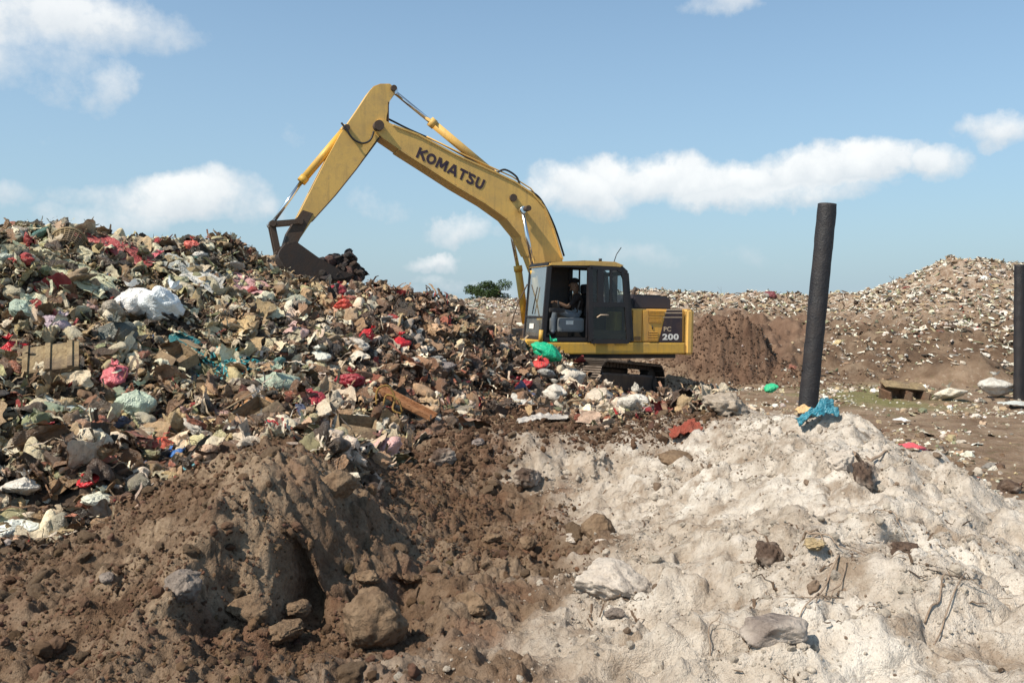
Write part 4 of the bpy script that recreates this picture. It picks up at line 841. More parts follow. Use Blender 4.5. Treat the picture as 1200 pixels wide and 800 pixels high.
# ------------------------------------------------------------------ single pieces
_mc = {}
def cmat(col, kind='bag', dirt=.45):
    k = (tuple(col), kind, dirt)
    if k not in _mc: _mc[k] = cloth('%s_surface' % kind, col, .42 if kind == 'bag' else .8, .45 if kind == 'bag' else .2, dirt, sc=26 if kind == 'bag' else 45, bmp=.6)
    return _mc[k]
def obj_at(name, V, Fc, mat, loc, rz=0, smooth=False, tilt=(0, 0)):
    o = mk(name, V, Fc, mat, None, smooth); o.location = loc; o.rotation_euler = (tilt[0], tilt[1], rz); return o
def ground_at(px, py):
    p = G(px, py); return Vector((p[0], p[1], float(HF(np.array([p[0]]), np.array([p[1]]))[0]))), p[1]
def bag(px, py, wpx, hr, col, label, seed, group=None, name='plastic_bag', cat='plastic bag', knot=True, asp=.8, dirt=.3, sink=-.02, tilt=None):
    rs = np.random.RandomState(seed); loc, Y = ground_at(px, py+wpx*hr*.25); R = wpx/1000*Y/2
    V, Fc = ICO[4]; V = V.copy(); ax = V[:, 2]; phi = np.arctan2(V[:, 1], V[:, 0]); n_ = rs.randint(7, 11)
    gather = np.abs(((phi*n_/2/PI+ (fbm3(V*1.3+seed, seed)-.5)*1.6) % 1)-.5)*2*ss(-.2, .9, ax)
    r = 1+folds(V, rs, 11, .45, 6.0, .30)+(fbm3(V*1.5+seed*3, seed)-.5)*.55-gather*.16
    V = V*r[:, None]; top_ = ss(.7, 1.0, ax); V[:, :2] *= (1-top_*.72)[:, None]; V[:, 2] += top_*.12
    V[:, 2] *= 1-.25*ss(.2, 1, np.abs(V[:, 0])); V *= np.array([1.08, asp, hr*.85]); m = cmat(col, 'bag', dirt)
    tl = tilt or (rs.uniform(-.5, .5), rs.uniform(-.5, .5)); o = obj_at(name, V*R, Fc, m, loc+Vector((0, 0, R*hr*(1-sink*1.6))), rs.rand()*6, True, tl)
    if knot:
        kv, kf = sheet_v(9, rs, .25, .8); a = np.arctan2(kv[:, 1], kv[:, 0]); d = np.hypot(kv[:, 0], kv[:, 1]); kk = np.stack([d*np.cos(a)*.34, d*np.sin(a)*.34, d*.30+folds(kv[:, :2], rs, 3, .8, 2, .10)], 1)
        k = mk('knot', (kk+[0, 0, hr*1.12-.08])*R, kf, m, o)
    return tag(o, label, cat, group)
def sheet(px, py, wpx, dm, col, label, seed, name='plastic_sheet', cat='plastic sheet', rz=0, kind='bag', dirt=.4, amp=.16, lift=.05, group=None):
    rs = np.random.RandomState(seed); loc, Y = ground_at(px, py); Wd = wpx/1000*Y/2; n = 44
    g = np.linspace(-1, 1, n); X, Yy = np.meshgrid(g, g); P = np.stack([X.ravel(), Yy.ravel()], 1); a = np.arctan2(P[:, 1], P[:, 0])
    rr = .80+.35*vn2(np.cos(a)*2+seed, np.sin(a)*2, seed); P = P*rr[:, None]; f = folds(P, rs, 7, .5, 3.2, amp)+folds(P*[.6, 2.6], rs, 4, .8, 2.4, amp*.6); q = P*np.array([Wd, dm/2])+np.stack([folds(P, rs, 4, .8, 2.5, .06), folds(P, rs, 4, .8, 2.5, .06)], 1)*Wd
    ca, sa = math.cos(rz), math.sin(rz); x = loc.x+q[:, 0]*ca-q[:, 1]*sa; y = loc.y+q[:, 0]*sa+q[:, 1]*ca
    z = H(x, y)+(HF(x, y)-H(x, y))*.5+lift+(f+.25)*min(Wd, .35)*.55+(1-np.maximum(np.abs(P[:, 0]), np.abs(P[:, 1])))*lift
    V = np.stack([x-loc.x, y-loc.y, z-loc.z], 1); i = np.arange(n*n).reshape(n, n)
    Fc = np.stack([i[:-1, :-1].ravel(), i[:-1, 1:].ravel(), i[1:, 1:].ravel(), i[1:, :-1].ravel()], 1)
    o = obj_at(name, V, Fc, cmat(col, kind, dirt), loc, 0, True); so_ = o.modifiers.new('s', 'SOLIDIFY'); so_.thickness = .006
    return tag(o, label, cat, group)
def rock_mat(name, ca, cb, dust=None):
    m, t, b = newmat(name); o = t('ShaderNodeTexCoord').outputs['Object']; n = t.noise(7, 7, .7, o); c_ = t.ramp(n, [(.32, ca), (.65, cb)])
    nz = t.noise(30, 5, .7, o); c_ = t.mix(t.ramp(nz, [(.34, .6), (.46, 0)]), c_, tuple(v*.45 for v in ca))
    if dust: g = t('ShaderNodeNewGeometry'); c_ = t.mix(t.ramp(t.noise(3, 4, .6, o), [(.45, 0), (.62, .85)]), c_, dust)
    t.L(c_, b.inputs['Base Color']); b.inputs['Roughness'].default_value = .92; b.inputs['Specular IOR Level'].default_value = .2
    bump(t, b, t.math('ADD', nz, t.math('MULTIPLY', n, 1.5)), .9, .02); return m
RK_BR = rock_mat('brown_rock', (.13, .083, .052), (.235, .165, .108)); RK_GY = rock_mat('grey_rock', (.13, .105, .09), (.27, .225, .195)); RK_PL = rock_mat('pale_rock', (.42, .36, .31), (.56, .50, .44)); RK_DK = rock_mat('dark_rock', (.06, .04, .032), (.14, .095, .07), (.40, .34, .29))
RK_DU = rock_mat('dusty_grey_rock', (.16, .13, .115), (.30, .25, .22), (.46, .40, .35))
def rock(px, py, wpx, hr, mat, label, seed, name='rock', cat='rock', asp=.85, amp=.16, sub=5, group=None, sink=.28):
    rs = np.random.RandomState(seed); loc, Y = ground_at(px, py+wpx*hr*.3); R = wpx/1000*Y/2; V, Fc = ICO[sub]; V = V.copy()
    # planar facets, then roughness
    for k in range(12):
        d = rs.randn(3); d /= np.linalg.norm(d); c_ = .55+.35*rs.rand(); e = V@d-c_; V -= np.outer(np.maximum(e, 0)*.85, d)
    r = 1+(fbm3(V*1.3+seed, seed)-.5)*.5+(fbm3(V*5+seed, seed+3, 4)-.5)*amp*1.6+(fbm3(V*16+seed, seed+3, 2)-.5)*.06; V = V*r[:, None]*np.array([1, asp, hr])*1.12
    o = obj_at(name, V*R, Fc, mat, loc+Vector((0, 0, R*hr*(1-sink*2))), rs.rand()*6, True); return tag(o, label, cat, group)

WHITE = (.72, .71, .69); OFFW = (.60, .56, .50); CREAMC = (.58, .54, .40); RED = (.50, .018, .028); DRED = (.30, .02, .035); ROSE = (.60, .14, .17); PINK = (.60, .36, .34)
GREY = (.30, .30, .29); DKG = (.075, .085, .075); PGREEN = (.42, .50, .40); OLIVE = (.30, .30, .19); BLUE = (.03, .14, .42); TEAL = (.04, .32, .36); BROWNC = (.24, .15, .09); BLACKC = (.022, .022, .025)
B = bag
B(190, 372, 62, .72, (.74, .78, .80), 'big white tied bag with bluish tint, leaning on another white bag', 1, dirt=.18)
B(157, 364, 48, .85, WHITE, 'greyish white bag just left of the biggest white tied bag', 2, dirt=.3)
B(135, 402, 48, .62, DKG, 'dark grey green shiny bag below the biggest white tied bag', 3, dirt=.25)
B(14, 408, 30, .8, RED, 'bright red bag at the far left side of the heap', 4, dirt=.15)
B(130, 370, 28, 1.0, (.28, .24, .19), 'round brownish sack left of the white bags', 5, knot=False)
B(160, 478, 44, .95, PGREEN, 'pale green upright bag low on the left side of the heap', 6, dirt=.3)
B(136, 452, 34, .8, ROSE, 'rose pink bag above the pale green upright bag', 7)
B(62, 525, 22, .8, DRED, 'dark red bag in the shaded hollow at lower left', 8, dirt=.2)
B(104, 588, 26, .5, RED, 'small bright red bag near the foot of the heap at lower left', 9, dirt=.15)
B(28, 583, 44, .55, OFFW, 'cream crumpled bag near the left foot of the heap', 10)
B(118, 606, 46, .45, (.60, .60, .50), 'pale yellowish bag lying on the brown earth edge', 11, dirt=.3)
B(15, 634, 46, .42, (.66, .68, .62), 'folded white bag on the brown earth at the left edge', 12, knot=False, dirt=.2)
B(322, 455, 46, .72, (.34, .40, .31), 'grey green bulging bag in the lower middle of the heap', 13, dirt=.3)
B(372, 417, 30, .55, (.62, .62, .55), 'small off-white bag in the centre of the heap', 14, dirt=.25)
B(402, 366, 26, .6, (.56, .07, .05), 'orange red bag near the top right of the heap', 15, dirt=.2)
B(396, 350, 20, .9, DRED, 'red bag just above the orange red bag', 16)
B(431, 398, 20, 1.0, RED, 'deep red bag standing upright in the upper middle right', 17, dirt=.3)
B(470, 403, 27, .7, RED, 'deep red flat-topped bag near the dark slope of the heap', 18, dirt=.2)
B(412, 455, 34, .6, DRED, 'dark red bag above the wooden board', 19)
B(368, 475, 30, .7, DRED, 'dark maroon bag beside the yellow strapped board', 20)
B(295, 458, 16, .9, RED, 'tiny red bag left of the grey green bulging bag', 21, dirt=.1)
B(612, 456, 26, .6, DRED, 'dark red bag low in the rubbish below the excavator cab', 22)
B(304, 299, 24, .7, WHITE, 'white bag on the crest beside the bucket linkage', 23, dirt=.1)
B(347, 358, 34, .6, (.32, .33, .26), 'olive grey bag in the upper middle of the heap', 24)
B(225, 300, 18, .9, (.58, .12, .09), 'small red bag on the upper slope left of the bucket', 25)
B(186, 304, 26, .6, ROSE, 'pinkish red bag at the end of the red sheet on the ridge', 26)
B(452, 540, 40, .75, PINK, 'pink and cream bag below the wooden board', 27)
B(742, 476, 46, .6, OFFW, 'large off-white sack at the right foot of the heap, by the tracks', 29, dirt=.35)
B(705, 470, 40, .75, (.55, .47, .38), 'cream torn sack left of the large off-white sack', 30)
B(668, 446, 34, .8, (.60, .54, .46), 'crumpled cream bag in front of the track', 31)
B(650, 466, 30, .8, OFFW, 'small cream bag among rubbish left of the torn sack', 32)
B(640, 440, 26, .6, GREY, 'grey bag below the green bag beside the cab', 33)
B(205, 532, 26, .55, BLUE, 'bright blue bag near the brown earth on the left', 34, dirt=.15)
B(166, 548, 24, .7, (.06, .09, .15), 'dark navy bag just left of the bright blue bag', 35)
B(560, 502+22, 20, .7, (.16, .13, .12), 'small dull bag in the broken earth at the centre', 36)
B(641, 424, 34, .72, (.01, .42, .22), 'bright green plastic bag in front of the cab corner', 37, name='plastic_bag', dirt=.05, sink=-.35)
B(634, 434, 24, .5, (.55, .05, .05), 'red bag tucked under the bright green bag', 38, dirt=.15)
B(1165, 460, 34, .75, (.55, .53, .49), 'white sack on the flat ground beside the far dark post', 39, dirt=.5)
B(1112, 466, 34, .45, (.62, .56, .46), 'cream sack lying on the flat ground left of the white sack', 40)
B(903, 345, 15, .9, (.16, .03, .04), 'dark red bag on the crest of the far landfill bank', 41, knot=False, sink=.2)
B(903, 457, 15, .7, (.03, .45, .22), 'green bag on the flat ground between the excavator and the post', 42, dirt=.1, knot=False)
B(8, 300, 26, .8, (.40, .44, .38), 'pale grey green bag high on the left edge of the heap', 43)
B(28, 375, 40, .6, (.32, .40, .33), 'sage green bag on the left side of the heap', 44)
B(232, 308, 20, .6, OFFW, 'small cream bag above the white sheet', 45)
B(68, 392, 34, .7, (.36, .28, .33), 'lilac grey bag on the left slope above the wooden crate', 46)
B(420, 500, 26, .6, (.55, .50, .40), 'beige bag left of the wooden board', 47)
B(520, 430, 26, .7, (.17, .15, .15), 'dark grey bag on the dark right slope of the heap', 48)
B(345, 395, 34, .55, (.50, .33, .30), 'faded pink bag in the middle of the heap', 49)
B(270, 510, 24, .6, (.62, .60, .52), 'dirty white bag above the woven basket', 50)
SH = sheet
SH(85, 330, 95, .8, (.50, .50, .34), 'long pale yellow green sheet folded across the upper left slope', 60, rz=.1)
SH(140, 298, 80, .5, (.34, .06, .06), 'long red plastic sheet just below the ridge', 61, rz=-.1)
SH(238, 332, 44, .7, (.62, .60, .55), 'white sheet on the slope right of the two white bags', 62)
SH(208, 318, 38, .5, (.42, .43, .40), 'grey board-like sheet above the white sheet', 63, kind='cloth')
SH(298, 344, 50, .6, (.55, .30, .29), 'pale pink sheet below the white bag on the crest', 64)
SH(592, 400, 60, .8, (.62, .60, .58), 'thin white sheet draped left of the cab foot', 65, dirt=.15)
def strands(px, py, wpx, col, label, seed, n=46, name='netting', cat='netting'):
    rs = np.random.RandomState(seed); loc, Y = ground_at(px, py); R = wpx/1000*Y/2; f = MB()
    for k in range(n):
        x, y = rs.randn(2)*.45*R; a = rs.rand()*6.28; pts = []
        for j in range(6):
            z = float(HF(np.array([loc.x+x]), np.array([loc.y+y]))[0])-loc.z+.05+.05*rs.rand(); pts.append((x, y, z)); a += rs.uniform(-.9, .9); x += math.cos(a)*R*.32; y += math.sin(a)*R*.32
        f.tube(smooth_curve(pts, 3), .006+.010*rs.rand(), 4)
    o = f.build(name, cmat(col, 'netting', .35)); o.location = loc; return tag(o, label, cat)
strands(262, 432, 50, (.05, .30, .33), 'turquoise netting spilled down the slope', 66)
SH(215, 408, 36, .4, (.03, .16, .18), 'dark teal rag above the turquoise netting', 67, name='rag', cat='rag', kind='cloth', amp=.3)
SH(120, 528, 46, .8, (.50, .44, .30), 'crumpled khaki paper sack in the lower left', 68, name='paper_sack', cat='sack', kind='cloth', amp=.3)
SH(70, 495, 60, .6, (.52, .56, .50), 'milky plastic sheet across the shaded hollow', 69)
SH(190, 525, 30, .4, (.42, .06, .03), 'orange red wrapper beside the bright blue bag', 70, name='wrapper', cat='wrapper')
SH(240, 540, 36, .4, (.10, .30, .36), 'teal strip of torn plastic right of the bright blue bag', 71, amp=.3)
SH(957, 495, 42, .18, (.03, .20, .28), 'crumpled blue tarpaulin at the foot of the leaning post', 72, name='tarpaulin', cat='tarpaulin', amp=.6, dirt=.25, lift=.07)
SH(942, 494, 18, .16, (.62, .40, .20), 'small orange foam piece behind the blue tarpaulin', 73, name='foam_piece', cat='foam', lift=.08, dirt=.1)
SH(802, 512, 34, .34, (.26, .06, .04), 'rust red rag crumpled on the sand mound', 74, name='rag', cat='rag', kind='cloth', amp=.6, lift=.06)
SH(1070, 529, 24, .35, (.60, .10, .13), 'pink red rag on the flat ground behind the sand mound', 75, name='rag', cat='rag', kind='cloth', amp=.2)
SH(1056, 496, 14, .25, WHITE, 'small white scrap on the flat ground right of the tarpaulin', 76, name='scrap', cat='scrap', amp=.1, dirt=.05)
SH(300, 500, 46, .6, (.42, .22, .10), 'orange brown cloth bundle above the pale earth ridge', 77, name='cloth_bundle', cat='cloth', kind='cloth', amp=.35, lift=.09)
SH(635, 500, 60, .9, (.46, .43, .40), 'dusty grey sheet half buried in the earth below the tracks', 78, dirt=.5)
SH(705, 485, 40, .6, (.40, .24, .14), 'orange brown torn wrapper beside the torn sack', 79, name='wrapper', cat='wrapper', kind='cloth')
SH(620, 478, 40, .5, (.50, .48, .44), 'pale torn plastic above the dusty grey sheet', 80)
SH(1190, 478, 30, .5, (.50, .52, .50), 'grey plastic sheet beneath the far dark post', 81)
SH(372, 505, 24, .3, (.52, .25, .26), 'faded rose wrapper left of the dark maroon bag', 82, name='wrapper', cat='wrapper')

WOOD = rock_mat('red_brown_wood', (.20, .085, .04), (.34, .17, .085)); WOODP = rock_mat('pale_plywood', (.20, .14, .08), (.38, .29, .17), (.15, .11, .08)); CARD = rock_mat('cardboard', (.22, .15, .09), (.40, .30, .19), (.14, .10, .07))
def placed(name, px, py, lift, rot, label, cat):
    loc, Y = ground_at(px, py); o = empty(name, loc+Vector((0, 0, lift)), rot); tag(o, label, cat); return o
o = placed('wooden_board', 474, 498, .24, (math.radians(10), math.radians(24), math.radians(-18)), 'reddish brown wooden board with raised rims sticking out of the heap', 'board')
f = MB(); f.box((0, 0, 0), (.80, .15, .03)); f.build('panel', WOOD, o)
for y in (-.075, .075): f = MB(); f.box((0, y, .025), (.81, .022, .06), None, .006); f.build('rim', WOOD, o)
YST = cmat((.30, .18, .05), 'strap', .6)
o = placed('yellow_strap', 453, 497, .14, (0, 0, .4), 'loop of yellow strapping left of the wooden board', 'strap')
f = MB(); f.tube(smooth_curve([(-.12, 0, 0), (-.10, .02, .18), (.03, .03, .22), (.10, 0, .08), (.06, -.06, -.05), (.15, -.1, -.1)]), .013, 6); f.build('strap_loop', YST, o)
f = MB(); f.tube(smooth_curve([(-.05, -.05, 0), (0, -.02, .12), (.12, -.08, .06), (.16, -.1, -.08)]), .011, 6); f.build('strap_end', YST, o)
o = placed('wooden_crate', 57, 446, .24, (math.radians(38), math.radians(-8), math.radians(20)), 'broken pale plywood crate lid with slats on the left slope', 'crate')
f = MB(); f.box((0, 0, 0), (.56, .38, .02)); f.build('lid', WOODP, o)
for k in range(3): f = MB(); f.box((-.2+.2*k, 0, .02), (.05, .40, .025), None, .004); f.build('slat', WOODP, o)
f = MB(); f.box((0, -.19, -.06), (.56, .02, .14)); f.build('side_board', WOODP, o)
def carton(px, py, d, rot, label, seed):
    o = placed('cardboard_box', px, py, d[2]*.35+.13, rot, label, 'cardboard box'); rs = random.Random(seed)
    f = MB(); x, y, z = d
    for c_, dd in (((0, -y/2, 0), (x, .008, z)), ((0, y/2, 0), (x, .008, z)), ((-x/2, 0, 0), (.008, y-.01, z)), ((x/2, 0, 0), (.008, y-.01, z)), ((0, 0, -z/2), (x-.01, y-.01, .008))): f.box(c_, dd)
    for v in f.bm.verts: v.co += Vector((rs.uniform(-.02, .02), rs.uniform(-.02, .02), rs.uniform(-.015, .015)))
    f.build('box_body', CARD, o)
    for s_ in (-1, 1): f = MB(); f.box((0, s_*(y/2+.05), z/2+.03), (x*.95, .12, .007), Euler((s_*-.6, 0, 0)).to_matrix()); f.build('flap', CARD, o)
carton(416, 532, (.36, .26, .24), (.5, .2, .3), 'crushed cardboard box where the heap meets the brown earth', 1)
carton(300, 508, (.36, .28, .20), (.3, -.4, .9), 'brown cardboard box under the orange brown cloth bundle', 2)
carton(212, 430, (.34, .24, .12), (.5, .3, -.6), 'flattened tan box beside the turquoise netting', 3)
def basket(px, py, r, label):
    o = placed('woven_basket', px, py, .02, (math.radians(-62), 0, .3), label, 'basket'); f = MB(); n = 22
    for k in range(n):
        a = 2*PI*k/n; f.tube([(r*.72*math.cos(a), r*.72*math.sin(a), 0), (r*math.cos(a), r*math.sin(a), r*1.1)], .010, 4)
    for j in range(7):
        z = r*1.1*j/6; R_ = r*(.72+.28*j/6); f.tube([(R_*math.cos(2*PI*i/24), R_*math.sin(2*PI*i/24), z+.008*(-1)**i) for i in range(25)], .012, 5)
    f.build('weave', WOODP, o); f = MB(); f.tube([(r*1.02*math.cos(2*PI*i/24), r*1.02*math.sin(2*PI*i/24), r*1.12) for i in range(25)], .022, 6); f.build('rim', WOODP, o)
basket(78, 296, .22, 'tan woven basket tipped over just below the ridge at upper left')
# broken box on the flat ground
WOOD = rock_mat('grimy_wood', (.09, .05, .035), (.22, .13, .085), (.15, .11, .08))
o = placed('broken_cabinet', 1062, 468, .10, (.16, .05, .25), 'broken brown wooden cabinet lying open on the flat ground', 'cabinet')
f = MB(); f.box((0, .2, .0), (1.0, .03, .34)); f.build('back_panel', WOOD, o)
f = MB(); f.box((0, .12, .17), (1.05, .26, .025), Euler((.35, .06, 0)).to_matrix()); f.build('top_panel', WOODP, o)
for x in (-.5, .0, .42): f = MB(); f.box((x, 0, -.04), (.03, .38, .26), Euler((0, .4*x-.1, 0)).to_matrix()); f.build('divider', WOOD, o)
f = MB(); f.box((.35, -.28, -.14), (.45, .05, .16), Euler((.4, 0, .2)).to_matrix()); f.build('drawer_front', WOOD, o)

# rocks
R_ = rock
R_(440, 742, 82, .95, RK_BR, 'largest brown boulder in the front, in the dark earth', 101, asp=.85, amp=.20, sink=.16)
R_(393, 563, 54, .62, RK_BR, 'brown boulder lodged at the top of the earth slope', 102, 'rock')
R_(703, 619, 44, .72, RK_BR, 'round brown rock between dark earth and pale sand', 103)
R_(718, 676, 88, .60, RK_PL, 'large whitish flaking rock at the edge of the pale sand', 104, amp=.3)
R_(908, 762, 80, .50, RK_DU, 'smooth grey half buried rock at the bottom right', 105, amp=.08)
R_(903, 632, 40, 1.05, RK_DK, 'dark jagged rock with a pale patch in the middle of the sand', 106, amp=.3)
R_(345, 722, 34, .55, RK_BR, 'flat brown stone left of the largest boulder', 107)
R_(292, 716, 46, .55, RK_BR, 'low brown stone below the dark pit', 108)
R_(335, 742, 40, .6, RK_BR, 'rough brown clod beside the flat stones', 109, amp=.3)
R_(618, 646, 20, .85, RK_BR, 'small upright brown stone in the dark earth valley', 110)
R_(790, 541, 38, .5, RK_BR, 'reddish stone on the sand beside the rust red rag', 111)
R_(1181, 570, 26, .75, RK_DK, 'dark round stone on the flat ground at the right edge', 112)
R_(554, 712, 42, .6, RK_BR, 'brown clod right of the largest boulder', 113, amp=.25)
R_(127, 692, 22, .65, RK_GY, 'small grey stone alone on the left brown slope', 114)
R_(672, 634, 26, .45, RK_PL, 'small yellowish stone left of the round brown rock', 115)
R_(706, 638, 18, .5, RK_PL, 'tiny white stone in front of the round brown rock', 116)
R_(215, 686, 46, .9, RK_GY, 'tall grey crusted lump on the left brown slope', 117, amp=.25, sink=.3)
R_(720, 718, 22, .5, RK_GY, 'small grey stone below the large whitish rock', 118)
R_(1060, 627, 40, .5, RK_DK, 'dark hollowed clod with roots on the sand ridge', 119, amp=.35)
R_(432, 690, 30, .6, RK_BR, 'rough brown clod between the two pits', 120, amp=.3)
R_(850, 474, 52, .55, rock_mat('ashy_clod', (.24, .19, .145), (.42, .36, .30)), 'ashy lump with fibres behind the sand mound crest', 121, amp=.35)
R_(575, 640, 24, .6, RK_BR, 'small brown rock at the bottom of the dark valley', 122)
R_(520, 540, 34, .7, RK_DK, 'dark clod in the broken earth left of centre', 123, amp=.3)
R_(620, 560, 34, .7, RK_DK, 'dark clod in the broken earth near the sand edge', 124, amp=.3)

R_(1012, 556, 48, .95, RK_DK, 'dark stump like lump in the crest of the sand mound', 125, amp=.4, asp=.6, sink=.3)
R_(985, 540, 40, .8, RK_PL, 'whitish crusted lump left of the dark stump like lump', 126, amp=.3, sink=.35)
R_(955, 648, 30, .4, rock_mat('yellowish_clump', (.30, .22, .12), (.46, .36, .22)), 'yellowish matted clump in the sand right of the dark jagged rock', 127, amp=.5, sink=.3)
# repeated lumps of earth and repeated bags
protos = []
rs = np.random.RandomState(77)
def mesh_proto(kind, k):
    if kind == 'lump':
        V, Fc = ICO[4]; V = V.copy()
        for _ in range(7): d = rs.randn(3); d /= np.linalg.norm(d); V -= np.outer(np.maximum(V@d-.7, 0)*.8, d)
        V = V*(1+(fbm3(V*1.5+k*9, k)-.5)*.8+(fbm3(V*6, k+3, 4)-.5)*.3)[:, None]*[1, .85, .7]; return V, Fc
    V, Fc = ICO[4]; V = V.copy(); r = 1+folds(V, rs, 12, .6, 7.0, .42)+(fbm3(V*1.4+k*7, k)-.5)*1.3; a = np.arctan2(V[:, 1], V[:, 0]); r = r-(np.abs(((a*9/2/PI+fbm3(V*1.5, k)*1.5) % 1)-.5)*2)*.22*ss(.0, .9, V[:, 2]); return V*r[:, None]*[1.1, .45+.4*rs.rand(), .30+.18*rs.rand()], Fc
def me_of(name, V, Fc, mat): o = mk(name, V, Fc, mat, None, True); return o
lumps = [me_of('earth_lump', *mesh_proto('lump', k), RK_BR) for k in range(5)]
used = set()
def repeat(protos, pts, scs, name, label, cat, group):
    for i, (p, s_) in enumerate(zip(pts, scs)):
        src = protos[i % len(protos)]
        if src.name in used: o = src.copy(); COL.objects.link(o)
        else: o = src; used.add(src.name)
        o.location = p; o.scale = (s_, s_, s_); o.rotation_euler = (rs.uniform(-.5, .5), rs.uniform(-.5, .5), rs.rand()*6.28)
        tag(o, label, cat, group)
kb = lambda x, y: ss(.0, -.3, sdf(x, y, SAND))*ss(.0, -.2, sdf(x, y, HEAP))*(.2+ss(.45, .6, fbm2(x*1.1, y*1.1, 33)))
x, y = sample(110, -4.5, 2.2, 3.2, 12, kb, rs, .6); sc = .03+.06*rs.rand(110)**2.5
repeat(lumps, surf(x, y, sc*.2).tolist(), sc.tolist(), 'earth_lump', 'lump of dry brown earth lying loose on the dark earth slope', 'earth lump', 'loose lumps of earth on the dark slope')
keep = lambda x, y: ss(.0, .4, sdf(x, y, HEAP))*ss(16.5, 15, y)
for key, col, n, s0, s1, lab in (('off_white', OFFW, 52, .10, .22, 'crumpled off-white plastic bag pressed into the rubbish heap'), ('grey', GREY, 26, .10, .20, 'crumpled grey plastic bag pressed into the rubbish heap'),
        ('brown', (.34, .25, .16), 30, .10, .24, 'dirty tan sack pressed into the rubbish heap'), ('red', DRED, 22, .07, .15, 'small dark red plastic bag scrap in the rubbish heap'),
        ('black', BLACKC, 34, .12, .26, 'crumpled black plastic bag in the rubbish heap'), ('green', (.26, .32, .23), 18, .10, .20, 'dull sage green plastic bag in the rubbish heap'), ('pink', (.52, .33, .30), 16, .08, .17, 'faded salmon plastic bag in the rubbish heap')):
    pr = [me_of('plastic_bag', *mesh_proto('bag', k+n), cmat(col, 'bag', .5)) for k in range(3)]
    x, y = sample(n, -8.5, 2.0, 6.3, 16, keep, rs, .6); sc = s0+(s1-s0)*rs.rand(n)**1.5
    repeat(pr, surf(x, y, sc*.15).tolist(), sc.tolist(), 'plastic_bag', lab, 'plastic bag', '%s bags in the heap' % key.replace('_', '-'))

# ------------------------------------------------------------------ bucket load, posts, tree, twigs
def bucket_load():
    rs = np.random.RandomState(41); P_ = Pile(); n = 260; pts = []
    while len(pts) < n:
        px = rs.uniform(376, 424); lo = 327; hi = 303+ (px < 388)*4+ max(0, px-412)*1.3 + 5*math.sin(px*.35); py = rs.uniform(hi, lo); y = rs.uniform(-.5, .5)
        q = EM @ U3(px, py, y*.9); pts.append(q[:])
    pts = np.array(pts); dk = np.array([(.035, .022, .018), (.06, .035, .025), (.022, .018, .018), (.11, .05, .04), (.035, .03, .035)])
    P_.add(T_BLOB, pts, .06+.10*rs.rand(n), dk[rs.randint(0, 5, n)], 3, rs); P_.add(T_SHEET+T_STRIP, pts[:150], .08+.10*rs.rand(150), dk[rs.randint(0, 5, 150)], 3, rs)
    o = P_.build('bucket_load', M_PIECE); tag(o, 'dark wet rubbish heaped in the excavator bucket', 'rubbish', kind='stuff')
bucket_load()
POSTM = paint('weathered_dark_post', (.013, .012, .015), .5, dirt=.35, dirtcol=(.06, .045, .04), scale=5, bmp=.9, spec=.5)
def post(pb, pt, Y, r, label, seed):
    a = Vector(W(*pb, Y)); b = Vector(W(*pt, Y)); rs = np.random.RandomState(seed); d = b-a; L_ = d.length; d.normalize(); u = d.cross(Vector((0, 1, 0))).normalized(); v = d.cross(u)
    a0 = a-d*.5; n, m = 26, 90; V = []
    for j in range(m):
        t_ = j/(m-1)
        for k in range(n):
            q = 2*PI*k/n; rr = r*(1+.09*(vn2(np.array([j*.35]), np.array([k*.5]), seed)[0]-.5)+.10*.4*(vn2(np.array([j*.09]), np.array([0.]), seed)[0]-.5)); p = a0+d*(t_*(L_+.5))+(u*math.cos(q)+v*math.sin(q))*rr; V.append(p[:])
    V.append((a0+d*(L_+.5)-d*.02)[:]); F_ = [(j*n+k, j*n+(k+1) % n, (j+1)*n+(k+1) % n, (j+1)*n+k) for j in range(m-1) for k in range(n)]
    V = np.array(V); 
    me = bpy.data.meshes.new('post'); me.from_pydata((V-np.array(a[:])).tolist(), [], F_+[((m-1)*n+k, (m-1)*n+(k+1) % n, m*n) for k in range(n)]); me.materials.append(POSTM)
    for p_ in me.polygons: p_.use_smooth = len(p_.vertices) == 4
    o = bpy.data.objects.new('post', me); COL.objects.link(o); o.location = a; tag(o, label, 'post')
    for t_, s_ in ((.30, -1), (.52, -1), (.22, 1)):
        f = MB(); p = d*(L_*t_); f.tube([p+u*s_*r*.9, p+u*s_*(r+.035)], .010, 6); f.build('bolt', STEEL, o)
    return o
post((945.5, 489), (969.5, 239), 9.55, .102, 'tall leaning dark post standing behind the sand mound', 3)
post((1194, 467), (1195, 310), 18.2, .105, 'upright dark post at the right edge beside the white sack', 4)
BARK = rock_mat('bark', (.07, .05, .035), (.14, .10, .07))
def leafmat(name, c1_, c2_):
    m, t, b = newmat(name); a = t('ShaderNodeAttribute', attribute_name='col').outputs['Color']; t.L(a, b.inputs['Base Color']); b.inputs['Roughness'].default_value = .6; b.inputs['Specular IOR Level'].default_value = .3; return m
LEAF = leafmat('leaves', 0, 0)
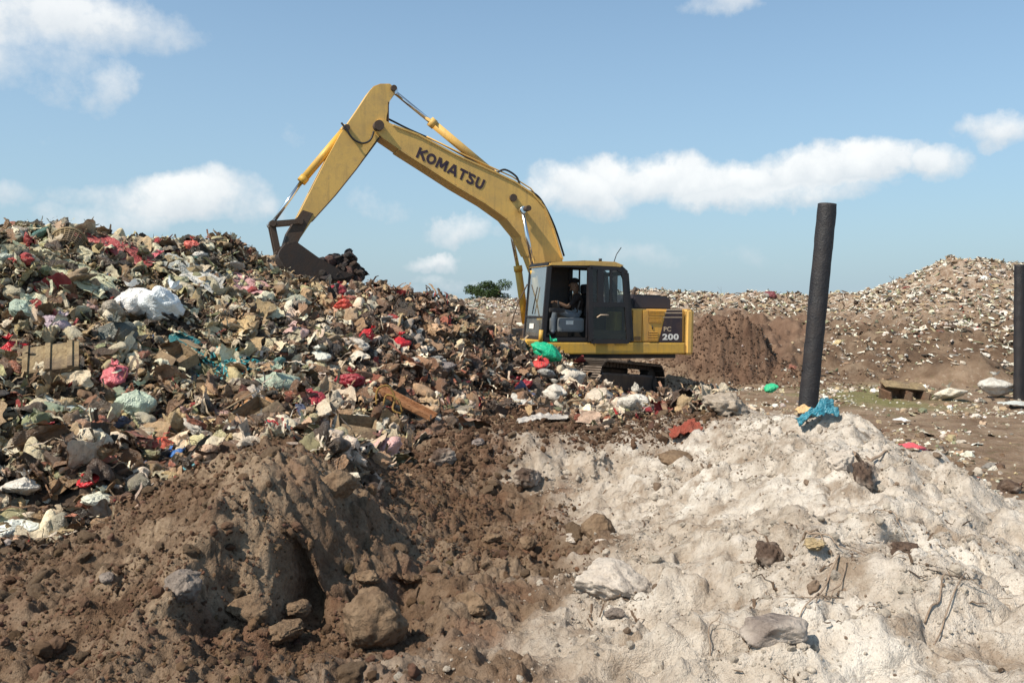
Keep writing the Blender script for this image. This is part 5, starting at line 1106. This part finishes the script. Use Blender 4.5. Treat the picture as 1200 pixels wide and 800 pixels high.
def tree():
    loc = Vector((W(573, 352, 62)[0], 62, 1.6)); o = empty('bushy_tree', loc); tag(o, 'dark green bushy tree peeking over the bank behind the heap', 'tree'); rs = np.random.RandomState(9)
    f = MB(); f.tube([(0, 0, -1), (.05, 0, .6), (0, .05, 1.2)], [.16, .12, .08], 8)
    ends = []
    for k in range(9):
        a = k*.7; e = Vector((math.cos(a)*rs.uniform(.5, 1.5), math.sin(a)*rs.uniform(.4, 1.1), rs.uniform(.9, 2.1))); f.tube([(0, 0, .3+.08*k), tuple(e*.5+Vector((0, 0, .25))), tuple(e)], [.06, .04, .015], 5); ends.append(e)
    f.build('trunk', BARK, o)
    n = 9000; cs = np.array([(e.x, e.y, e.z) for e in ends]+[(0, 0, 2.1), (.5, 0, 1.8), (-.7, 0, 1.5), (1.1, 0, 1.1), (-1.2, .2, .9), (.2, -.3, 1.5), (1.3, 0, .5), (-1.4, 0, .4), (.6, -.3, .7), (-.5, -.3, .7), (0, -.4, 1.1)]); k = rs.randint(0, len(cs), n)
    d = rs.randn(n, 3); d /= np.linalg.norm(d, axis=1)[:, None]; P = cs[k]+d*(rs.rand(n, 1)**.45)*np.array([.55, .55, .38])*(.7+.5*rs.rand(len(cs)))[k][:, None]
    lv = np.array([[-1, 0, 0], [0, .45, .1], [1, 0, 0], [0, -.45, .1]]); lf = np.array([[0, 1, 2], [0, 2, 3]])
    Pi = Pile(); c_ = np.array([.045, .075, .022])*(.5+.9*rs.rand(n, 1)); Pi.add([(lv, lf)], P, .05+.05*rs.rand(n), c_, 3, rs)
    cr = Pi.build('crown', LEAF); cr.parent = o
tree()
def twig(px, py, h, label, seed, col=BARK, leaves=0):
    rs = random.Random(seed); loc, Y = ground_at(px, py); f = MB(); H_ = h/1000*Y; p = Vector((0, 0, -.1)); pts = [p.copy()]
    for k in range(5): p = p+Vector((rs.uniform(-.05, .05)*H_*2, 0, H_/4.2)); pts.append(p.copy())
    f.tube(pts, [.02, .018, .014, .010, .007, .004], 5)
    for k in range(3):
        q = pts[2+k]; f.tube([q, q+Vector((rs.choice((-1, 1))*H_*.18, rs.uniform(-.1, .1), H_*.22))], .006, 4)
    o = f.build('dry_weed', col); o.location = loc; tag(o, label, 'weed')
twig(845, 344, 24, 'thin dry weed standing on the landfill crest behind the engine hood', 1)
twig(1046, 346, 18, 'tiny dry weed on the landfill crest right of the leaning post', 2)
twig(262, 286, 8, 'dry stalk sticking up from the ridge of the rubbish heap', 3)
ROOT = rock_mat('dry_root', (.22, .16, .12), (.38, .29, .22))
def root(p0, p1, r, label, seed, bend=.06, name='dry_root', cat='root'):
    r = r*.6; a, _ = ground_at(*p0); b, _ = ground_at(*p1); rs = random.Random(seed); pts = []
    for k in range(9):
        t_ = k/8; q = a.lerp(b, t_); q.x += rs.uniform(-1, 1)*bend*.35; q.y += rs.uniform(-1, 1)*bend*.35; z = float(HF(np.array([q.x]), np.array([q.y]))[0]); pts.append(Vector((q.x, q.y, z+r*.8+.025*math.sin(t_*PI)))-a)
    f = MB(); f.tube(smooth_curve(pts, 3), [r*(1-.6*i/24) for i in range(25)], 6); m_ = pts[4]; f.tube([m_, m_+Vector((rs.uniform(-.1, .1), rs.uniform(-.1, .1), .02)), m_+Vector((rs.uniform(-.2, .2), rs.uniform(-.15, .15), -.01))], [r*.6, r*.4, r*.2], 5)
    o = f.build(name, ROOT); o.location = a; tag(o, label, cat)
root((985, 655), (935, 735), .010, 'long dark root running down the sand from the yellowish clump', 1)
root((1000, 660), (950, 720), .007, 'thin root beside the long dark root on the sand', 2)
root((1085, 715), (1140, 690), .008, 'thick stick lying on the sand at the lower right', 3, .02)
root((1095, 728), (1150, 685), .006, 'thin stick touching the thick stick on the sand', 4, .02)
root((940, 650), (1070, 655), .007, 'long thin root stretched across the sand ridge', 5)
root((1145, 690), (1190, 715), .006, 'thin twig near the right edge of the sand', 6)
root((825, 770), (850, 725), .005, 'short dry twig on the sand left of the half buried rock', 7)
root((1020, 600), (1085, 640), .006, 'twisted root on the sand crest by the hollowed clod', 8)
root((1000, 545), (1040, 540), .030, 'stump like root end at the top of the sand mound', 9, .03)
root((930, 640), (965, 645), .016, 'short thick yellowish root in the sand by the dark jagged rock', 10, .03)

# ------------------------------------------------------------------ operator
def operator():
    J = {}; y0 = .84
    def q(px, py, y=y0): return U3(px, py, y)
    pts = [('pel', q(678, 369), .15), ('sp1', q(677.5, 361), .135), ('ch', q(676.5, 351), .15), ('nk', q(674.5, 343.5), .062), ('hd0', q(673.5, 339), .085), ('hd1', q(672.6, 333.5), .105), ('hd2', q(672.3, 329.5), .075)]
    ed = [(0, 1), (1, 2), (2, 3), (3, 4), (4, 5), (5, 6)]
    def chain(start, lst):
        p = start
        for nm, co, r in lst: pts.append((nm, co, r)); ed.append((p, len(pts)-1)); p = len(pts)-1
    for s, y in ((1, y0+.17), (-1, y0-.17)):
        chain(2, [('sh', q(676, 347.5, y+s*.02), .075), ('ua', q(670, 356, y+s*.06), .055), ('el', q(665, 359.5, y+s*.06), .045), ('fa', q(656, 355.5, y+s*.02), .038), ('wr', q(652, 354, y), .028), ('ha', q(649.5, 353.2, y), .030)])
        chain(0, [('hp', q(674, 371, y-s*.06), .10), ('th', q(662, 366.5, y-s*.04), .088), ('kn', q(651, 363.5, y-s*.03), .068), ('sn', q(648.5, 374, y-s*.03), .058), ('an', q(648.5, 388, y-s*.03), .045), ('ft', q(645, 391.5, y-s*.03), .045), ('to', q(641.5, 392.5, y-s*.03), .035)])
    me = bpy.data.meshes.new('person'); me.from_pydata([tuple(EM@p[1]) for p in pts], ed, []); o = bpy.data.objects.new('person', me); COL.objects.link(o)
    sk = o.modifiers.new('k', 'SKIN'); sk.use_smooth_shade = True
    for i, v in enumerate(me.skin_vertices[0].data): r = pts[i][2]; v.radius = (r, r); v.use_root = (i == 0)
    o.modifiers.new('u', 'SUBSURF').levels = 2; o.modifiers['u'].render_levels = 2
    dg = bpy.context.evaluated_depsgraph_get(); m2 = bpy.data.meshes.new_from_object(o.evaluated_get(dg)); o.modifiers.clear(); o.data = m2; m2.materials.clear()
    for m in (cloth('dark_shirt', (.030, .024, .024), .9, .1, .1), cloth('grey_jeans', (.17, .20, .24), .9, .1, .3), cloth('skin', (.22, .12, .075), .6, .3, .0), cloth('shoe_leather', (.03, .025, .022), .6, .3, .3)): m2.materials.append(m)
    bones = [(pts[a][0], pts[b][0], EM@pts[a][1], EM@pts[b][1]) for a, b in ed]
    mm = {'pel': 1, 'hp': 1, 'th': 1, 'kn': 1, 'sn': 1, 'an': 1, 'ft': 3, 'to': 3, 'sp1': 0, 'ch': 0, 'sh': 0, 'ua': 0, 'nk': 2, 'hd0': 2, 'hd1': 2, 'hd2': 2, 'el': 2, 'fa': 2, 'wr': 2, 'ha': 2}
    names = [(p[0], EM@p[1]) for p in pts]
    for p_ in m2.polygons:
        c_ = p_.center; nm = min(names, key=lambda k: (k[1]-c_).length)[0]; p_.material_index = mm[nm]; p_.use_smooth = True
    hc = EM@q(673.3, 331.2); hv, hf = ICO[3]; 
    R3 = EM.to_3x3(); k = hv[:, 2] > -.15; hv2 = hv*[.125, .108, .105]; ff = hf[k[hf].all(1)]
    h = mk('cap', np.array([(hc+R3@Vector(v))[:] for v in hv2]), ff, cloth('cap_cloth', (.02, .018, .02), .9, .1, .1), o, True)
    fc = R3 @ Vector((1, 0, 0)); up = Vector((0, 0, 1)); lf_ = R3 @ Vector((0, 1, 0)); hcc = EM@q(672.8, 334.5)
    f = MB(); f.tube([hcc+fc*.095+up*.02, hcc+fc*.122-up*.012], [.012, .018], 8); f.build('nose', m2.materials[2], o)
    for s in (-1, 1): f = MB(); f.tube([hcc+lf_*s*.098-fc*.01+up*.02, hcc+lf_*s*.11-fc*.015-up*.03], [.02, .014], 8); f.build('ear', m2.materials[2], o)
    # five fingers on each hand, curled round the levers
    for s, y in ((1, y0+.17), (-1, y0-.17)):
        hp_ = EM@q(649.5, 353.2, y)
        for k in range(5):
            off = lf_*(k-2)*.018; ln = (.045, .07, .078, .07, .055)[k] if k else .05; b0 = hp_+off; d0 = fc if k else (fc*.6+lf_*(-s)*.8).normalized()
            f = MB(); f.tube([b0, b0+d0*ln*.6, b0+d0*ln*.9-up*.02, b0+d0*ln*.8-up*.04], [.0095, .009, .008, .006], 6); f.build('finger', m2.materials[2], o)
    tag(o, 'person in dark shirt, cap and grey jeans seated at the controls in the cab', 'person')
operator()

# ------------------------------------------------------------------ sky and sun
SUN_EL = math.radians(49); SUNV = Vector((-.80, -.60, 0)).normalized()*math.cos(SUN_EL); SUNV.z = math.sin(SUN_EL)
sl_ = bpy.data.lights.new('sun', 'SUN'); sl_.energy = 5.0; sl_.angle = math.radians(.5); sl_.color = (1, .89, .74)
so = bpy.data.objects.new('sun', sl_); COL.objects.link(so); so.rotation_euler = SUNV.to_track_quat('Z', 'Y').to_euler(); so.location = (-20, -10, 30)
def world():
    wd = bpy.data.worlds.new('World'); S.world = wd; wd.use_nodes = True; t = NT(wd); bg = t.n['Background']
    sky = t('ShaderNodeTexSky', sky_type='NISHITA', sun_disc=False); sky.sun_elevation = SUN_EL; sky.sun_rotation = math.atan2(SUNV.x, SUNV.y)
    sky.air_density = 1.0; sky.dust_density = 3.0; sky.ozone_density = 1.6; sky.altitude = 100
    co = t('ShaderNodeTexCoord').outputs['Generated']; sp = t('ShaderNodeSeparateXYZ'); t.L(co, sp.inputs[0])
    az = t.math('ARCTAN2', sp.outputs[0], sp.outputs[1]); el = t.math('ARCSINE', sp.outputs[2])
    # flat cloud-layer style warp
    n1 = t.noise(9, 7, .60, co, True); sn = t('ShaderNodeSeparateColor'); t.L(n1, sn.inputs[0])
    wa = t.math('MULTIPLY', t.math('SUBTRACT', sn.outputs[0], .5), .13); we = t.math('MULTIPLY', t.math('SUBTRACT', sn.outputs[1], .5), .09)
    A = t.math('ADD', az, wa); E = t.math('ADD', el, we)
    mask = None; low = None
    # px,py,half width,half height,weight
    CL = [(690,225,75,44,1.0),(760,208,85,40,1.05),(850,212,110,34,1.0),(940,203,80,36,1.0),(1010,192,62,36,1.05),(1075,190,50,26,.8),(650,235,40,28,.8),(900,228,150,20,.7),
          (205,238,110,40,.95),(255,225,60,30,.75),(130,258,70,26,.6),(60,20,150,50,.80),(30,70,90,50,.55),(130,100,32,34,.55),(85,92,50,16,.4),(500,302,42,17,.66),(540,272,52,20,.66),
          (1165,143,52,26,.85),(440,240,40,22,.42),(320,168,36,22,.30),(0,222,60,18,.42),(530,328,70,16,.42),(850,0,55,16,.45),(20,145,50,16,.25),(740,300,200,25,.28),(600,345,500,22,.22)]
    for px, py, hw, hh, wt in CL:
        d = ray(px, py); d = d/np.linalg.norm(d); a0 = math.atan2(d[0], d[1]); e0 = math.asin(d[2])
        du = t.math('DIVIDE', t.math('SUBTRACT', A, a0), hw/1000*.97); dv = t.math('DIVIDE', t.math('SUBTRACT', E, e0), hh/1000*.84)
        r = t.math('ADD', t.math('MULTIPLY', du, du), t.math('MULTIPLY', dv, dv))
        g = t.math('MULTIPLY', t.math('SUBTRACT', 1.25, r, clamp=False), wt)
        g = t.math('MAXIMUM', g, 0.0)
        vv = t.math('MULTIPLY', g, t.math('ADD', t.math('MULTIPLY', dv, .5), .5))
        mask = g if mask is None else t.math('MAXIMUM', mask, g)
        low = vv if low is None else t.math('MAXIMUM', low, vv)
    # broken clouds elsewhere overhead, outside the view
    over = t.ramp(t.noise(3.0, 6, .6, co), [(.55, 0), (.75, .9)]); over = t.math('MULTIPLY', over, t.math('SUBTRACT', el, .55, clamp=True)); mask = t.math('MAXIMUM', mask, t.math('MULTIPLY', over, .8))
    f1 = t.noise(16, 8, .62, co)
    dens = t.math('ADD', mask, t.math('MULTIPLY', t.math('SUBTRACT', f1, .5), 1.9))
    a_ = t.ramp(dens, [(.22, 0), (.64, .48), (1.0, .86)], 'LINEAR'); a_ = t.math('MULTIPLY', a_, t.ramp(mask, [(.02, 0), (.35, 1)]))
    cc = t.mix(t.ramp(low, [(.10, 0), (.75, 1)]), (6.9, 7.4, 7.8), (10.4, 10.4, 10.2))
    cc = t.mix(t.ramp(f1, [(.36, .45), (.58, 0)]), cc, (6.9, 7.4, 7.8))
    zen = t.ramp(el, [(.36, SKY_T), (.80, tuple(v*.55 for v in SKY_T))]); skc = t.mix(1.0, sky.outputs[0], zen, 'MULTIPLY')
    # thin pale veil towards the horizon
    veil = t.ramp(el, [(0, .66), (.12, .46), (.40, .20)]); skc = t.mix(veil, skc, (6.0, 7.6, 8.6))
    t.L(t.mix(a_, skc, cc), bg.inputs['Color']); bg.inputs['Strength'].default_value = .085
SKY_T = (.90, 1.33, 1.53)
world()
S.view_settings.view_transform = 'Standard'; S.view_settings.look = 'None'; S.view_settings.gamma = 1; S.view_settings.exposure = 0.3
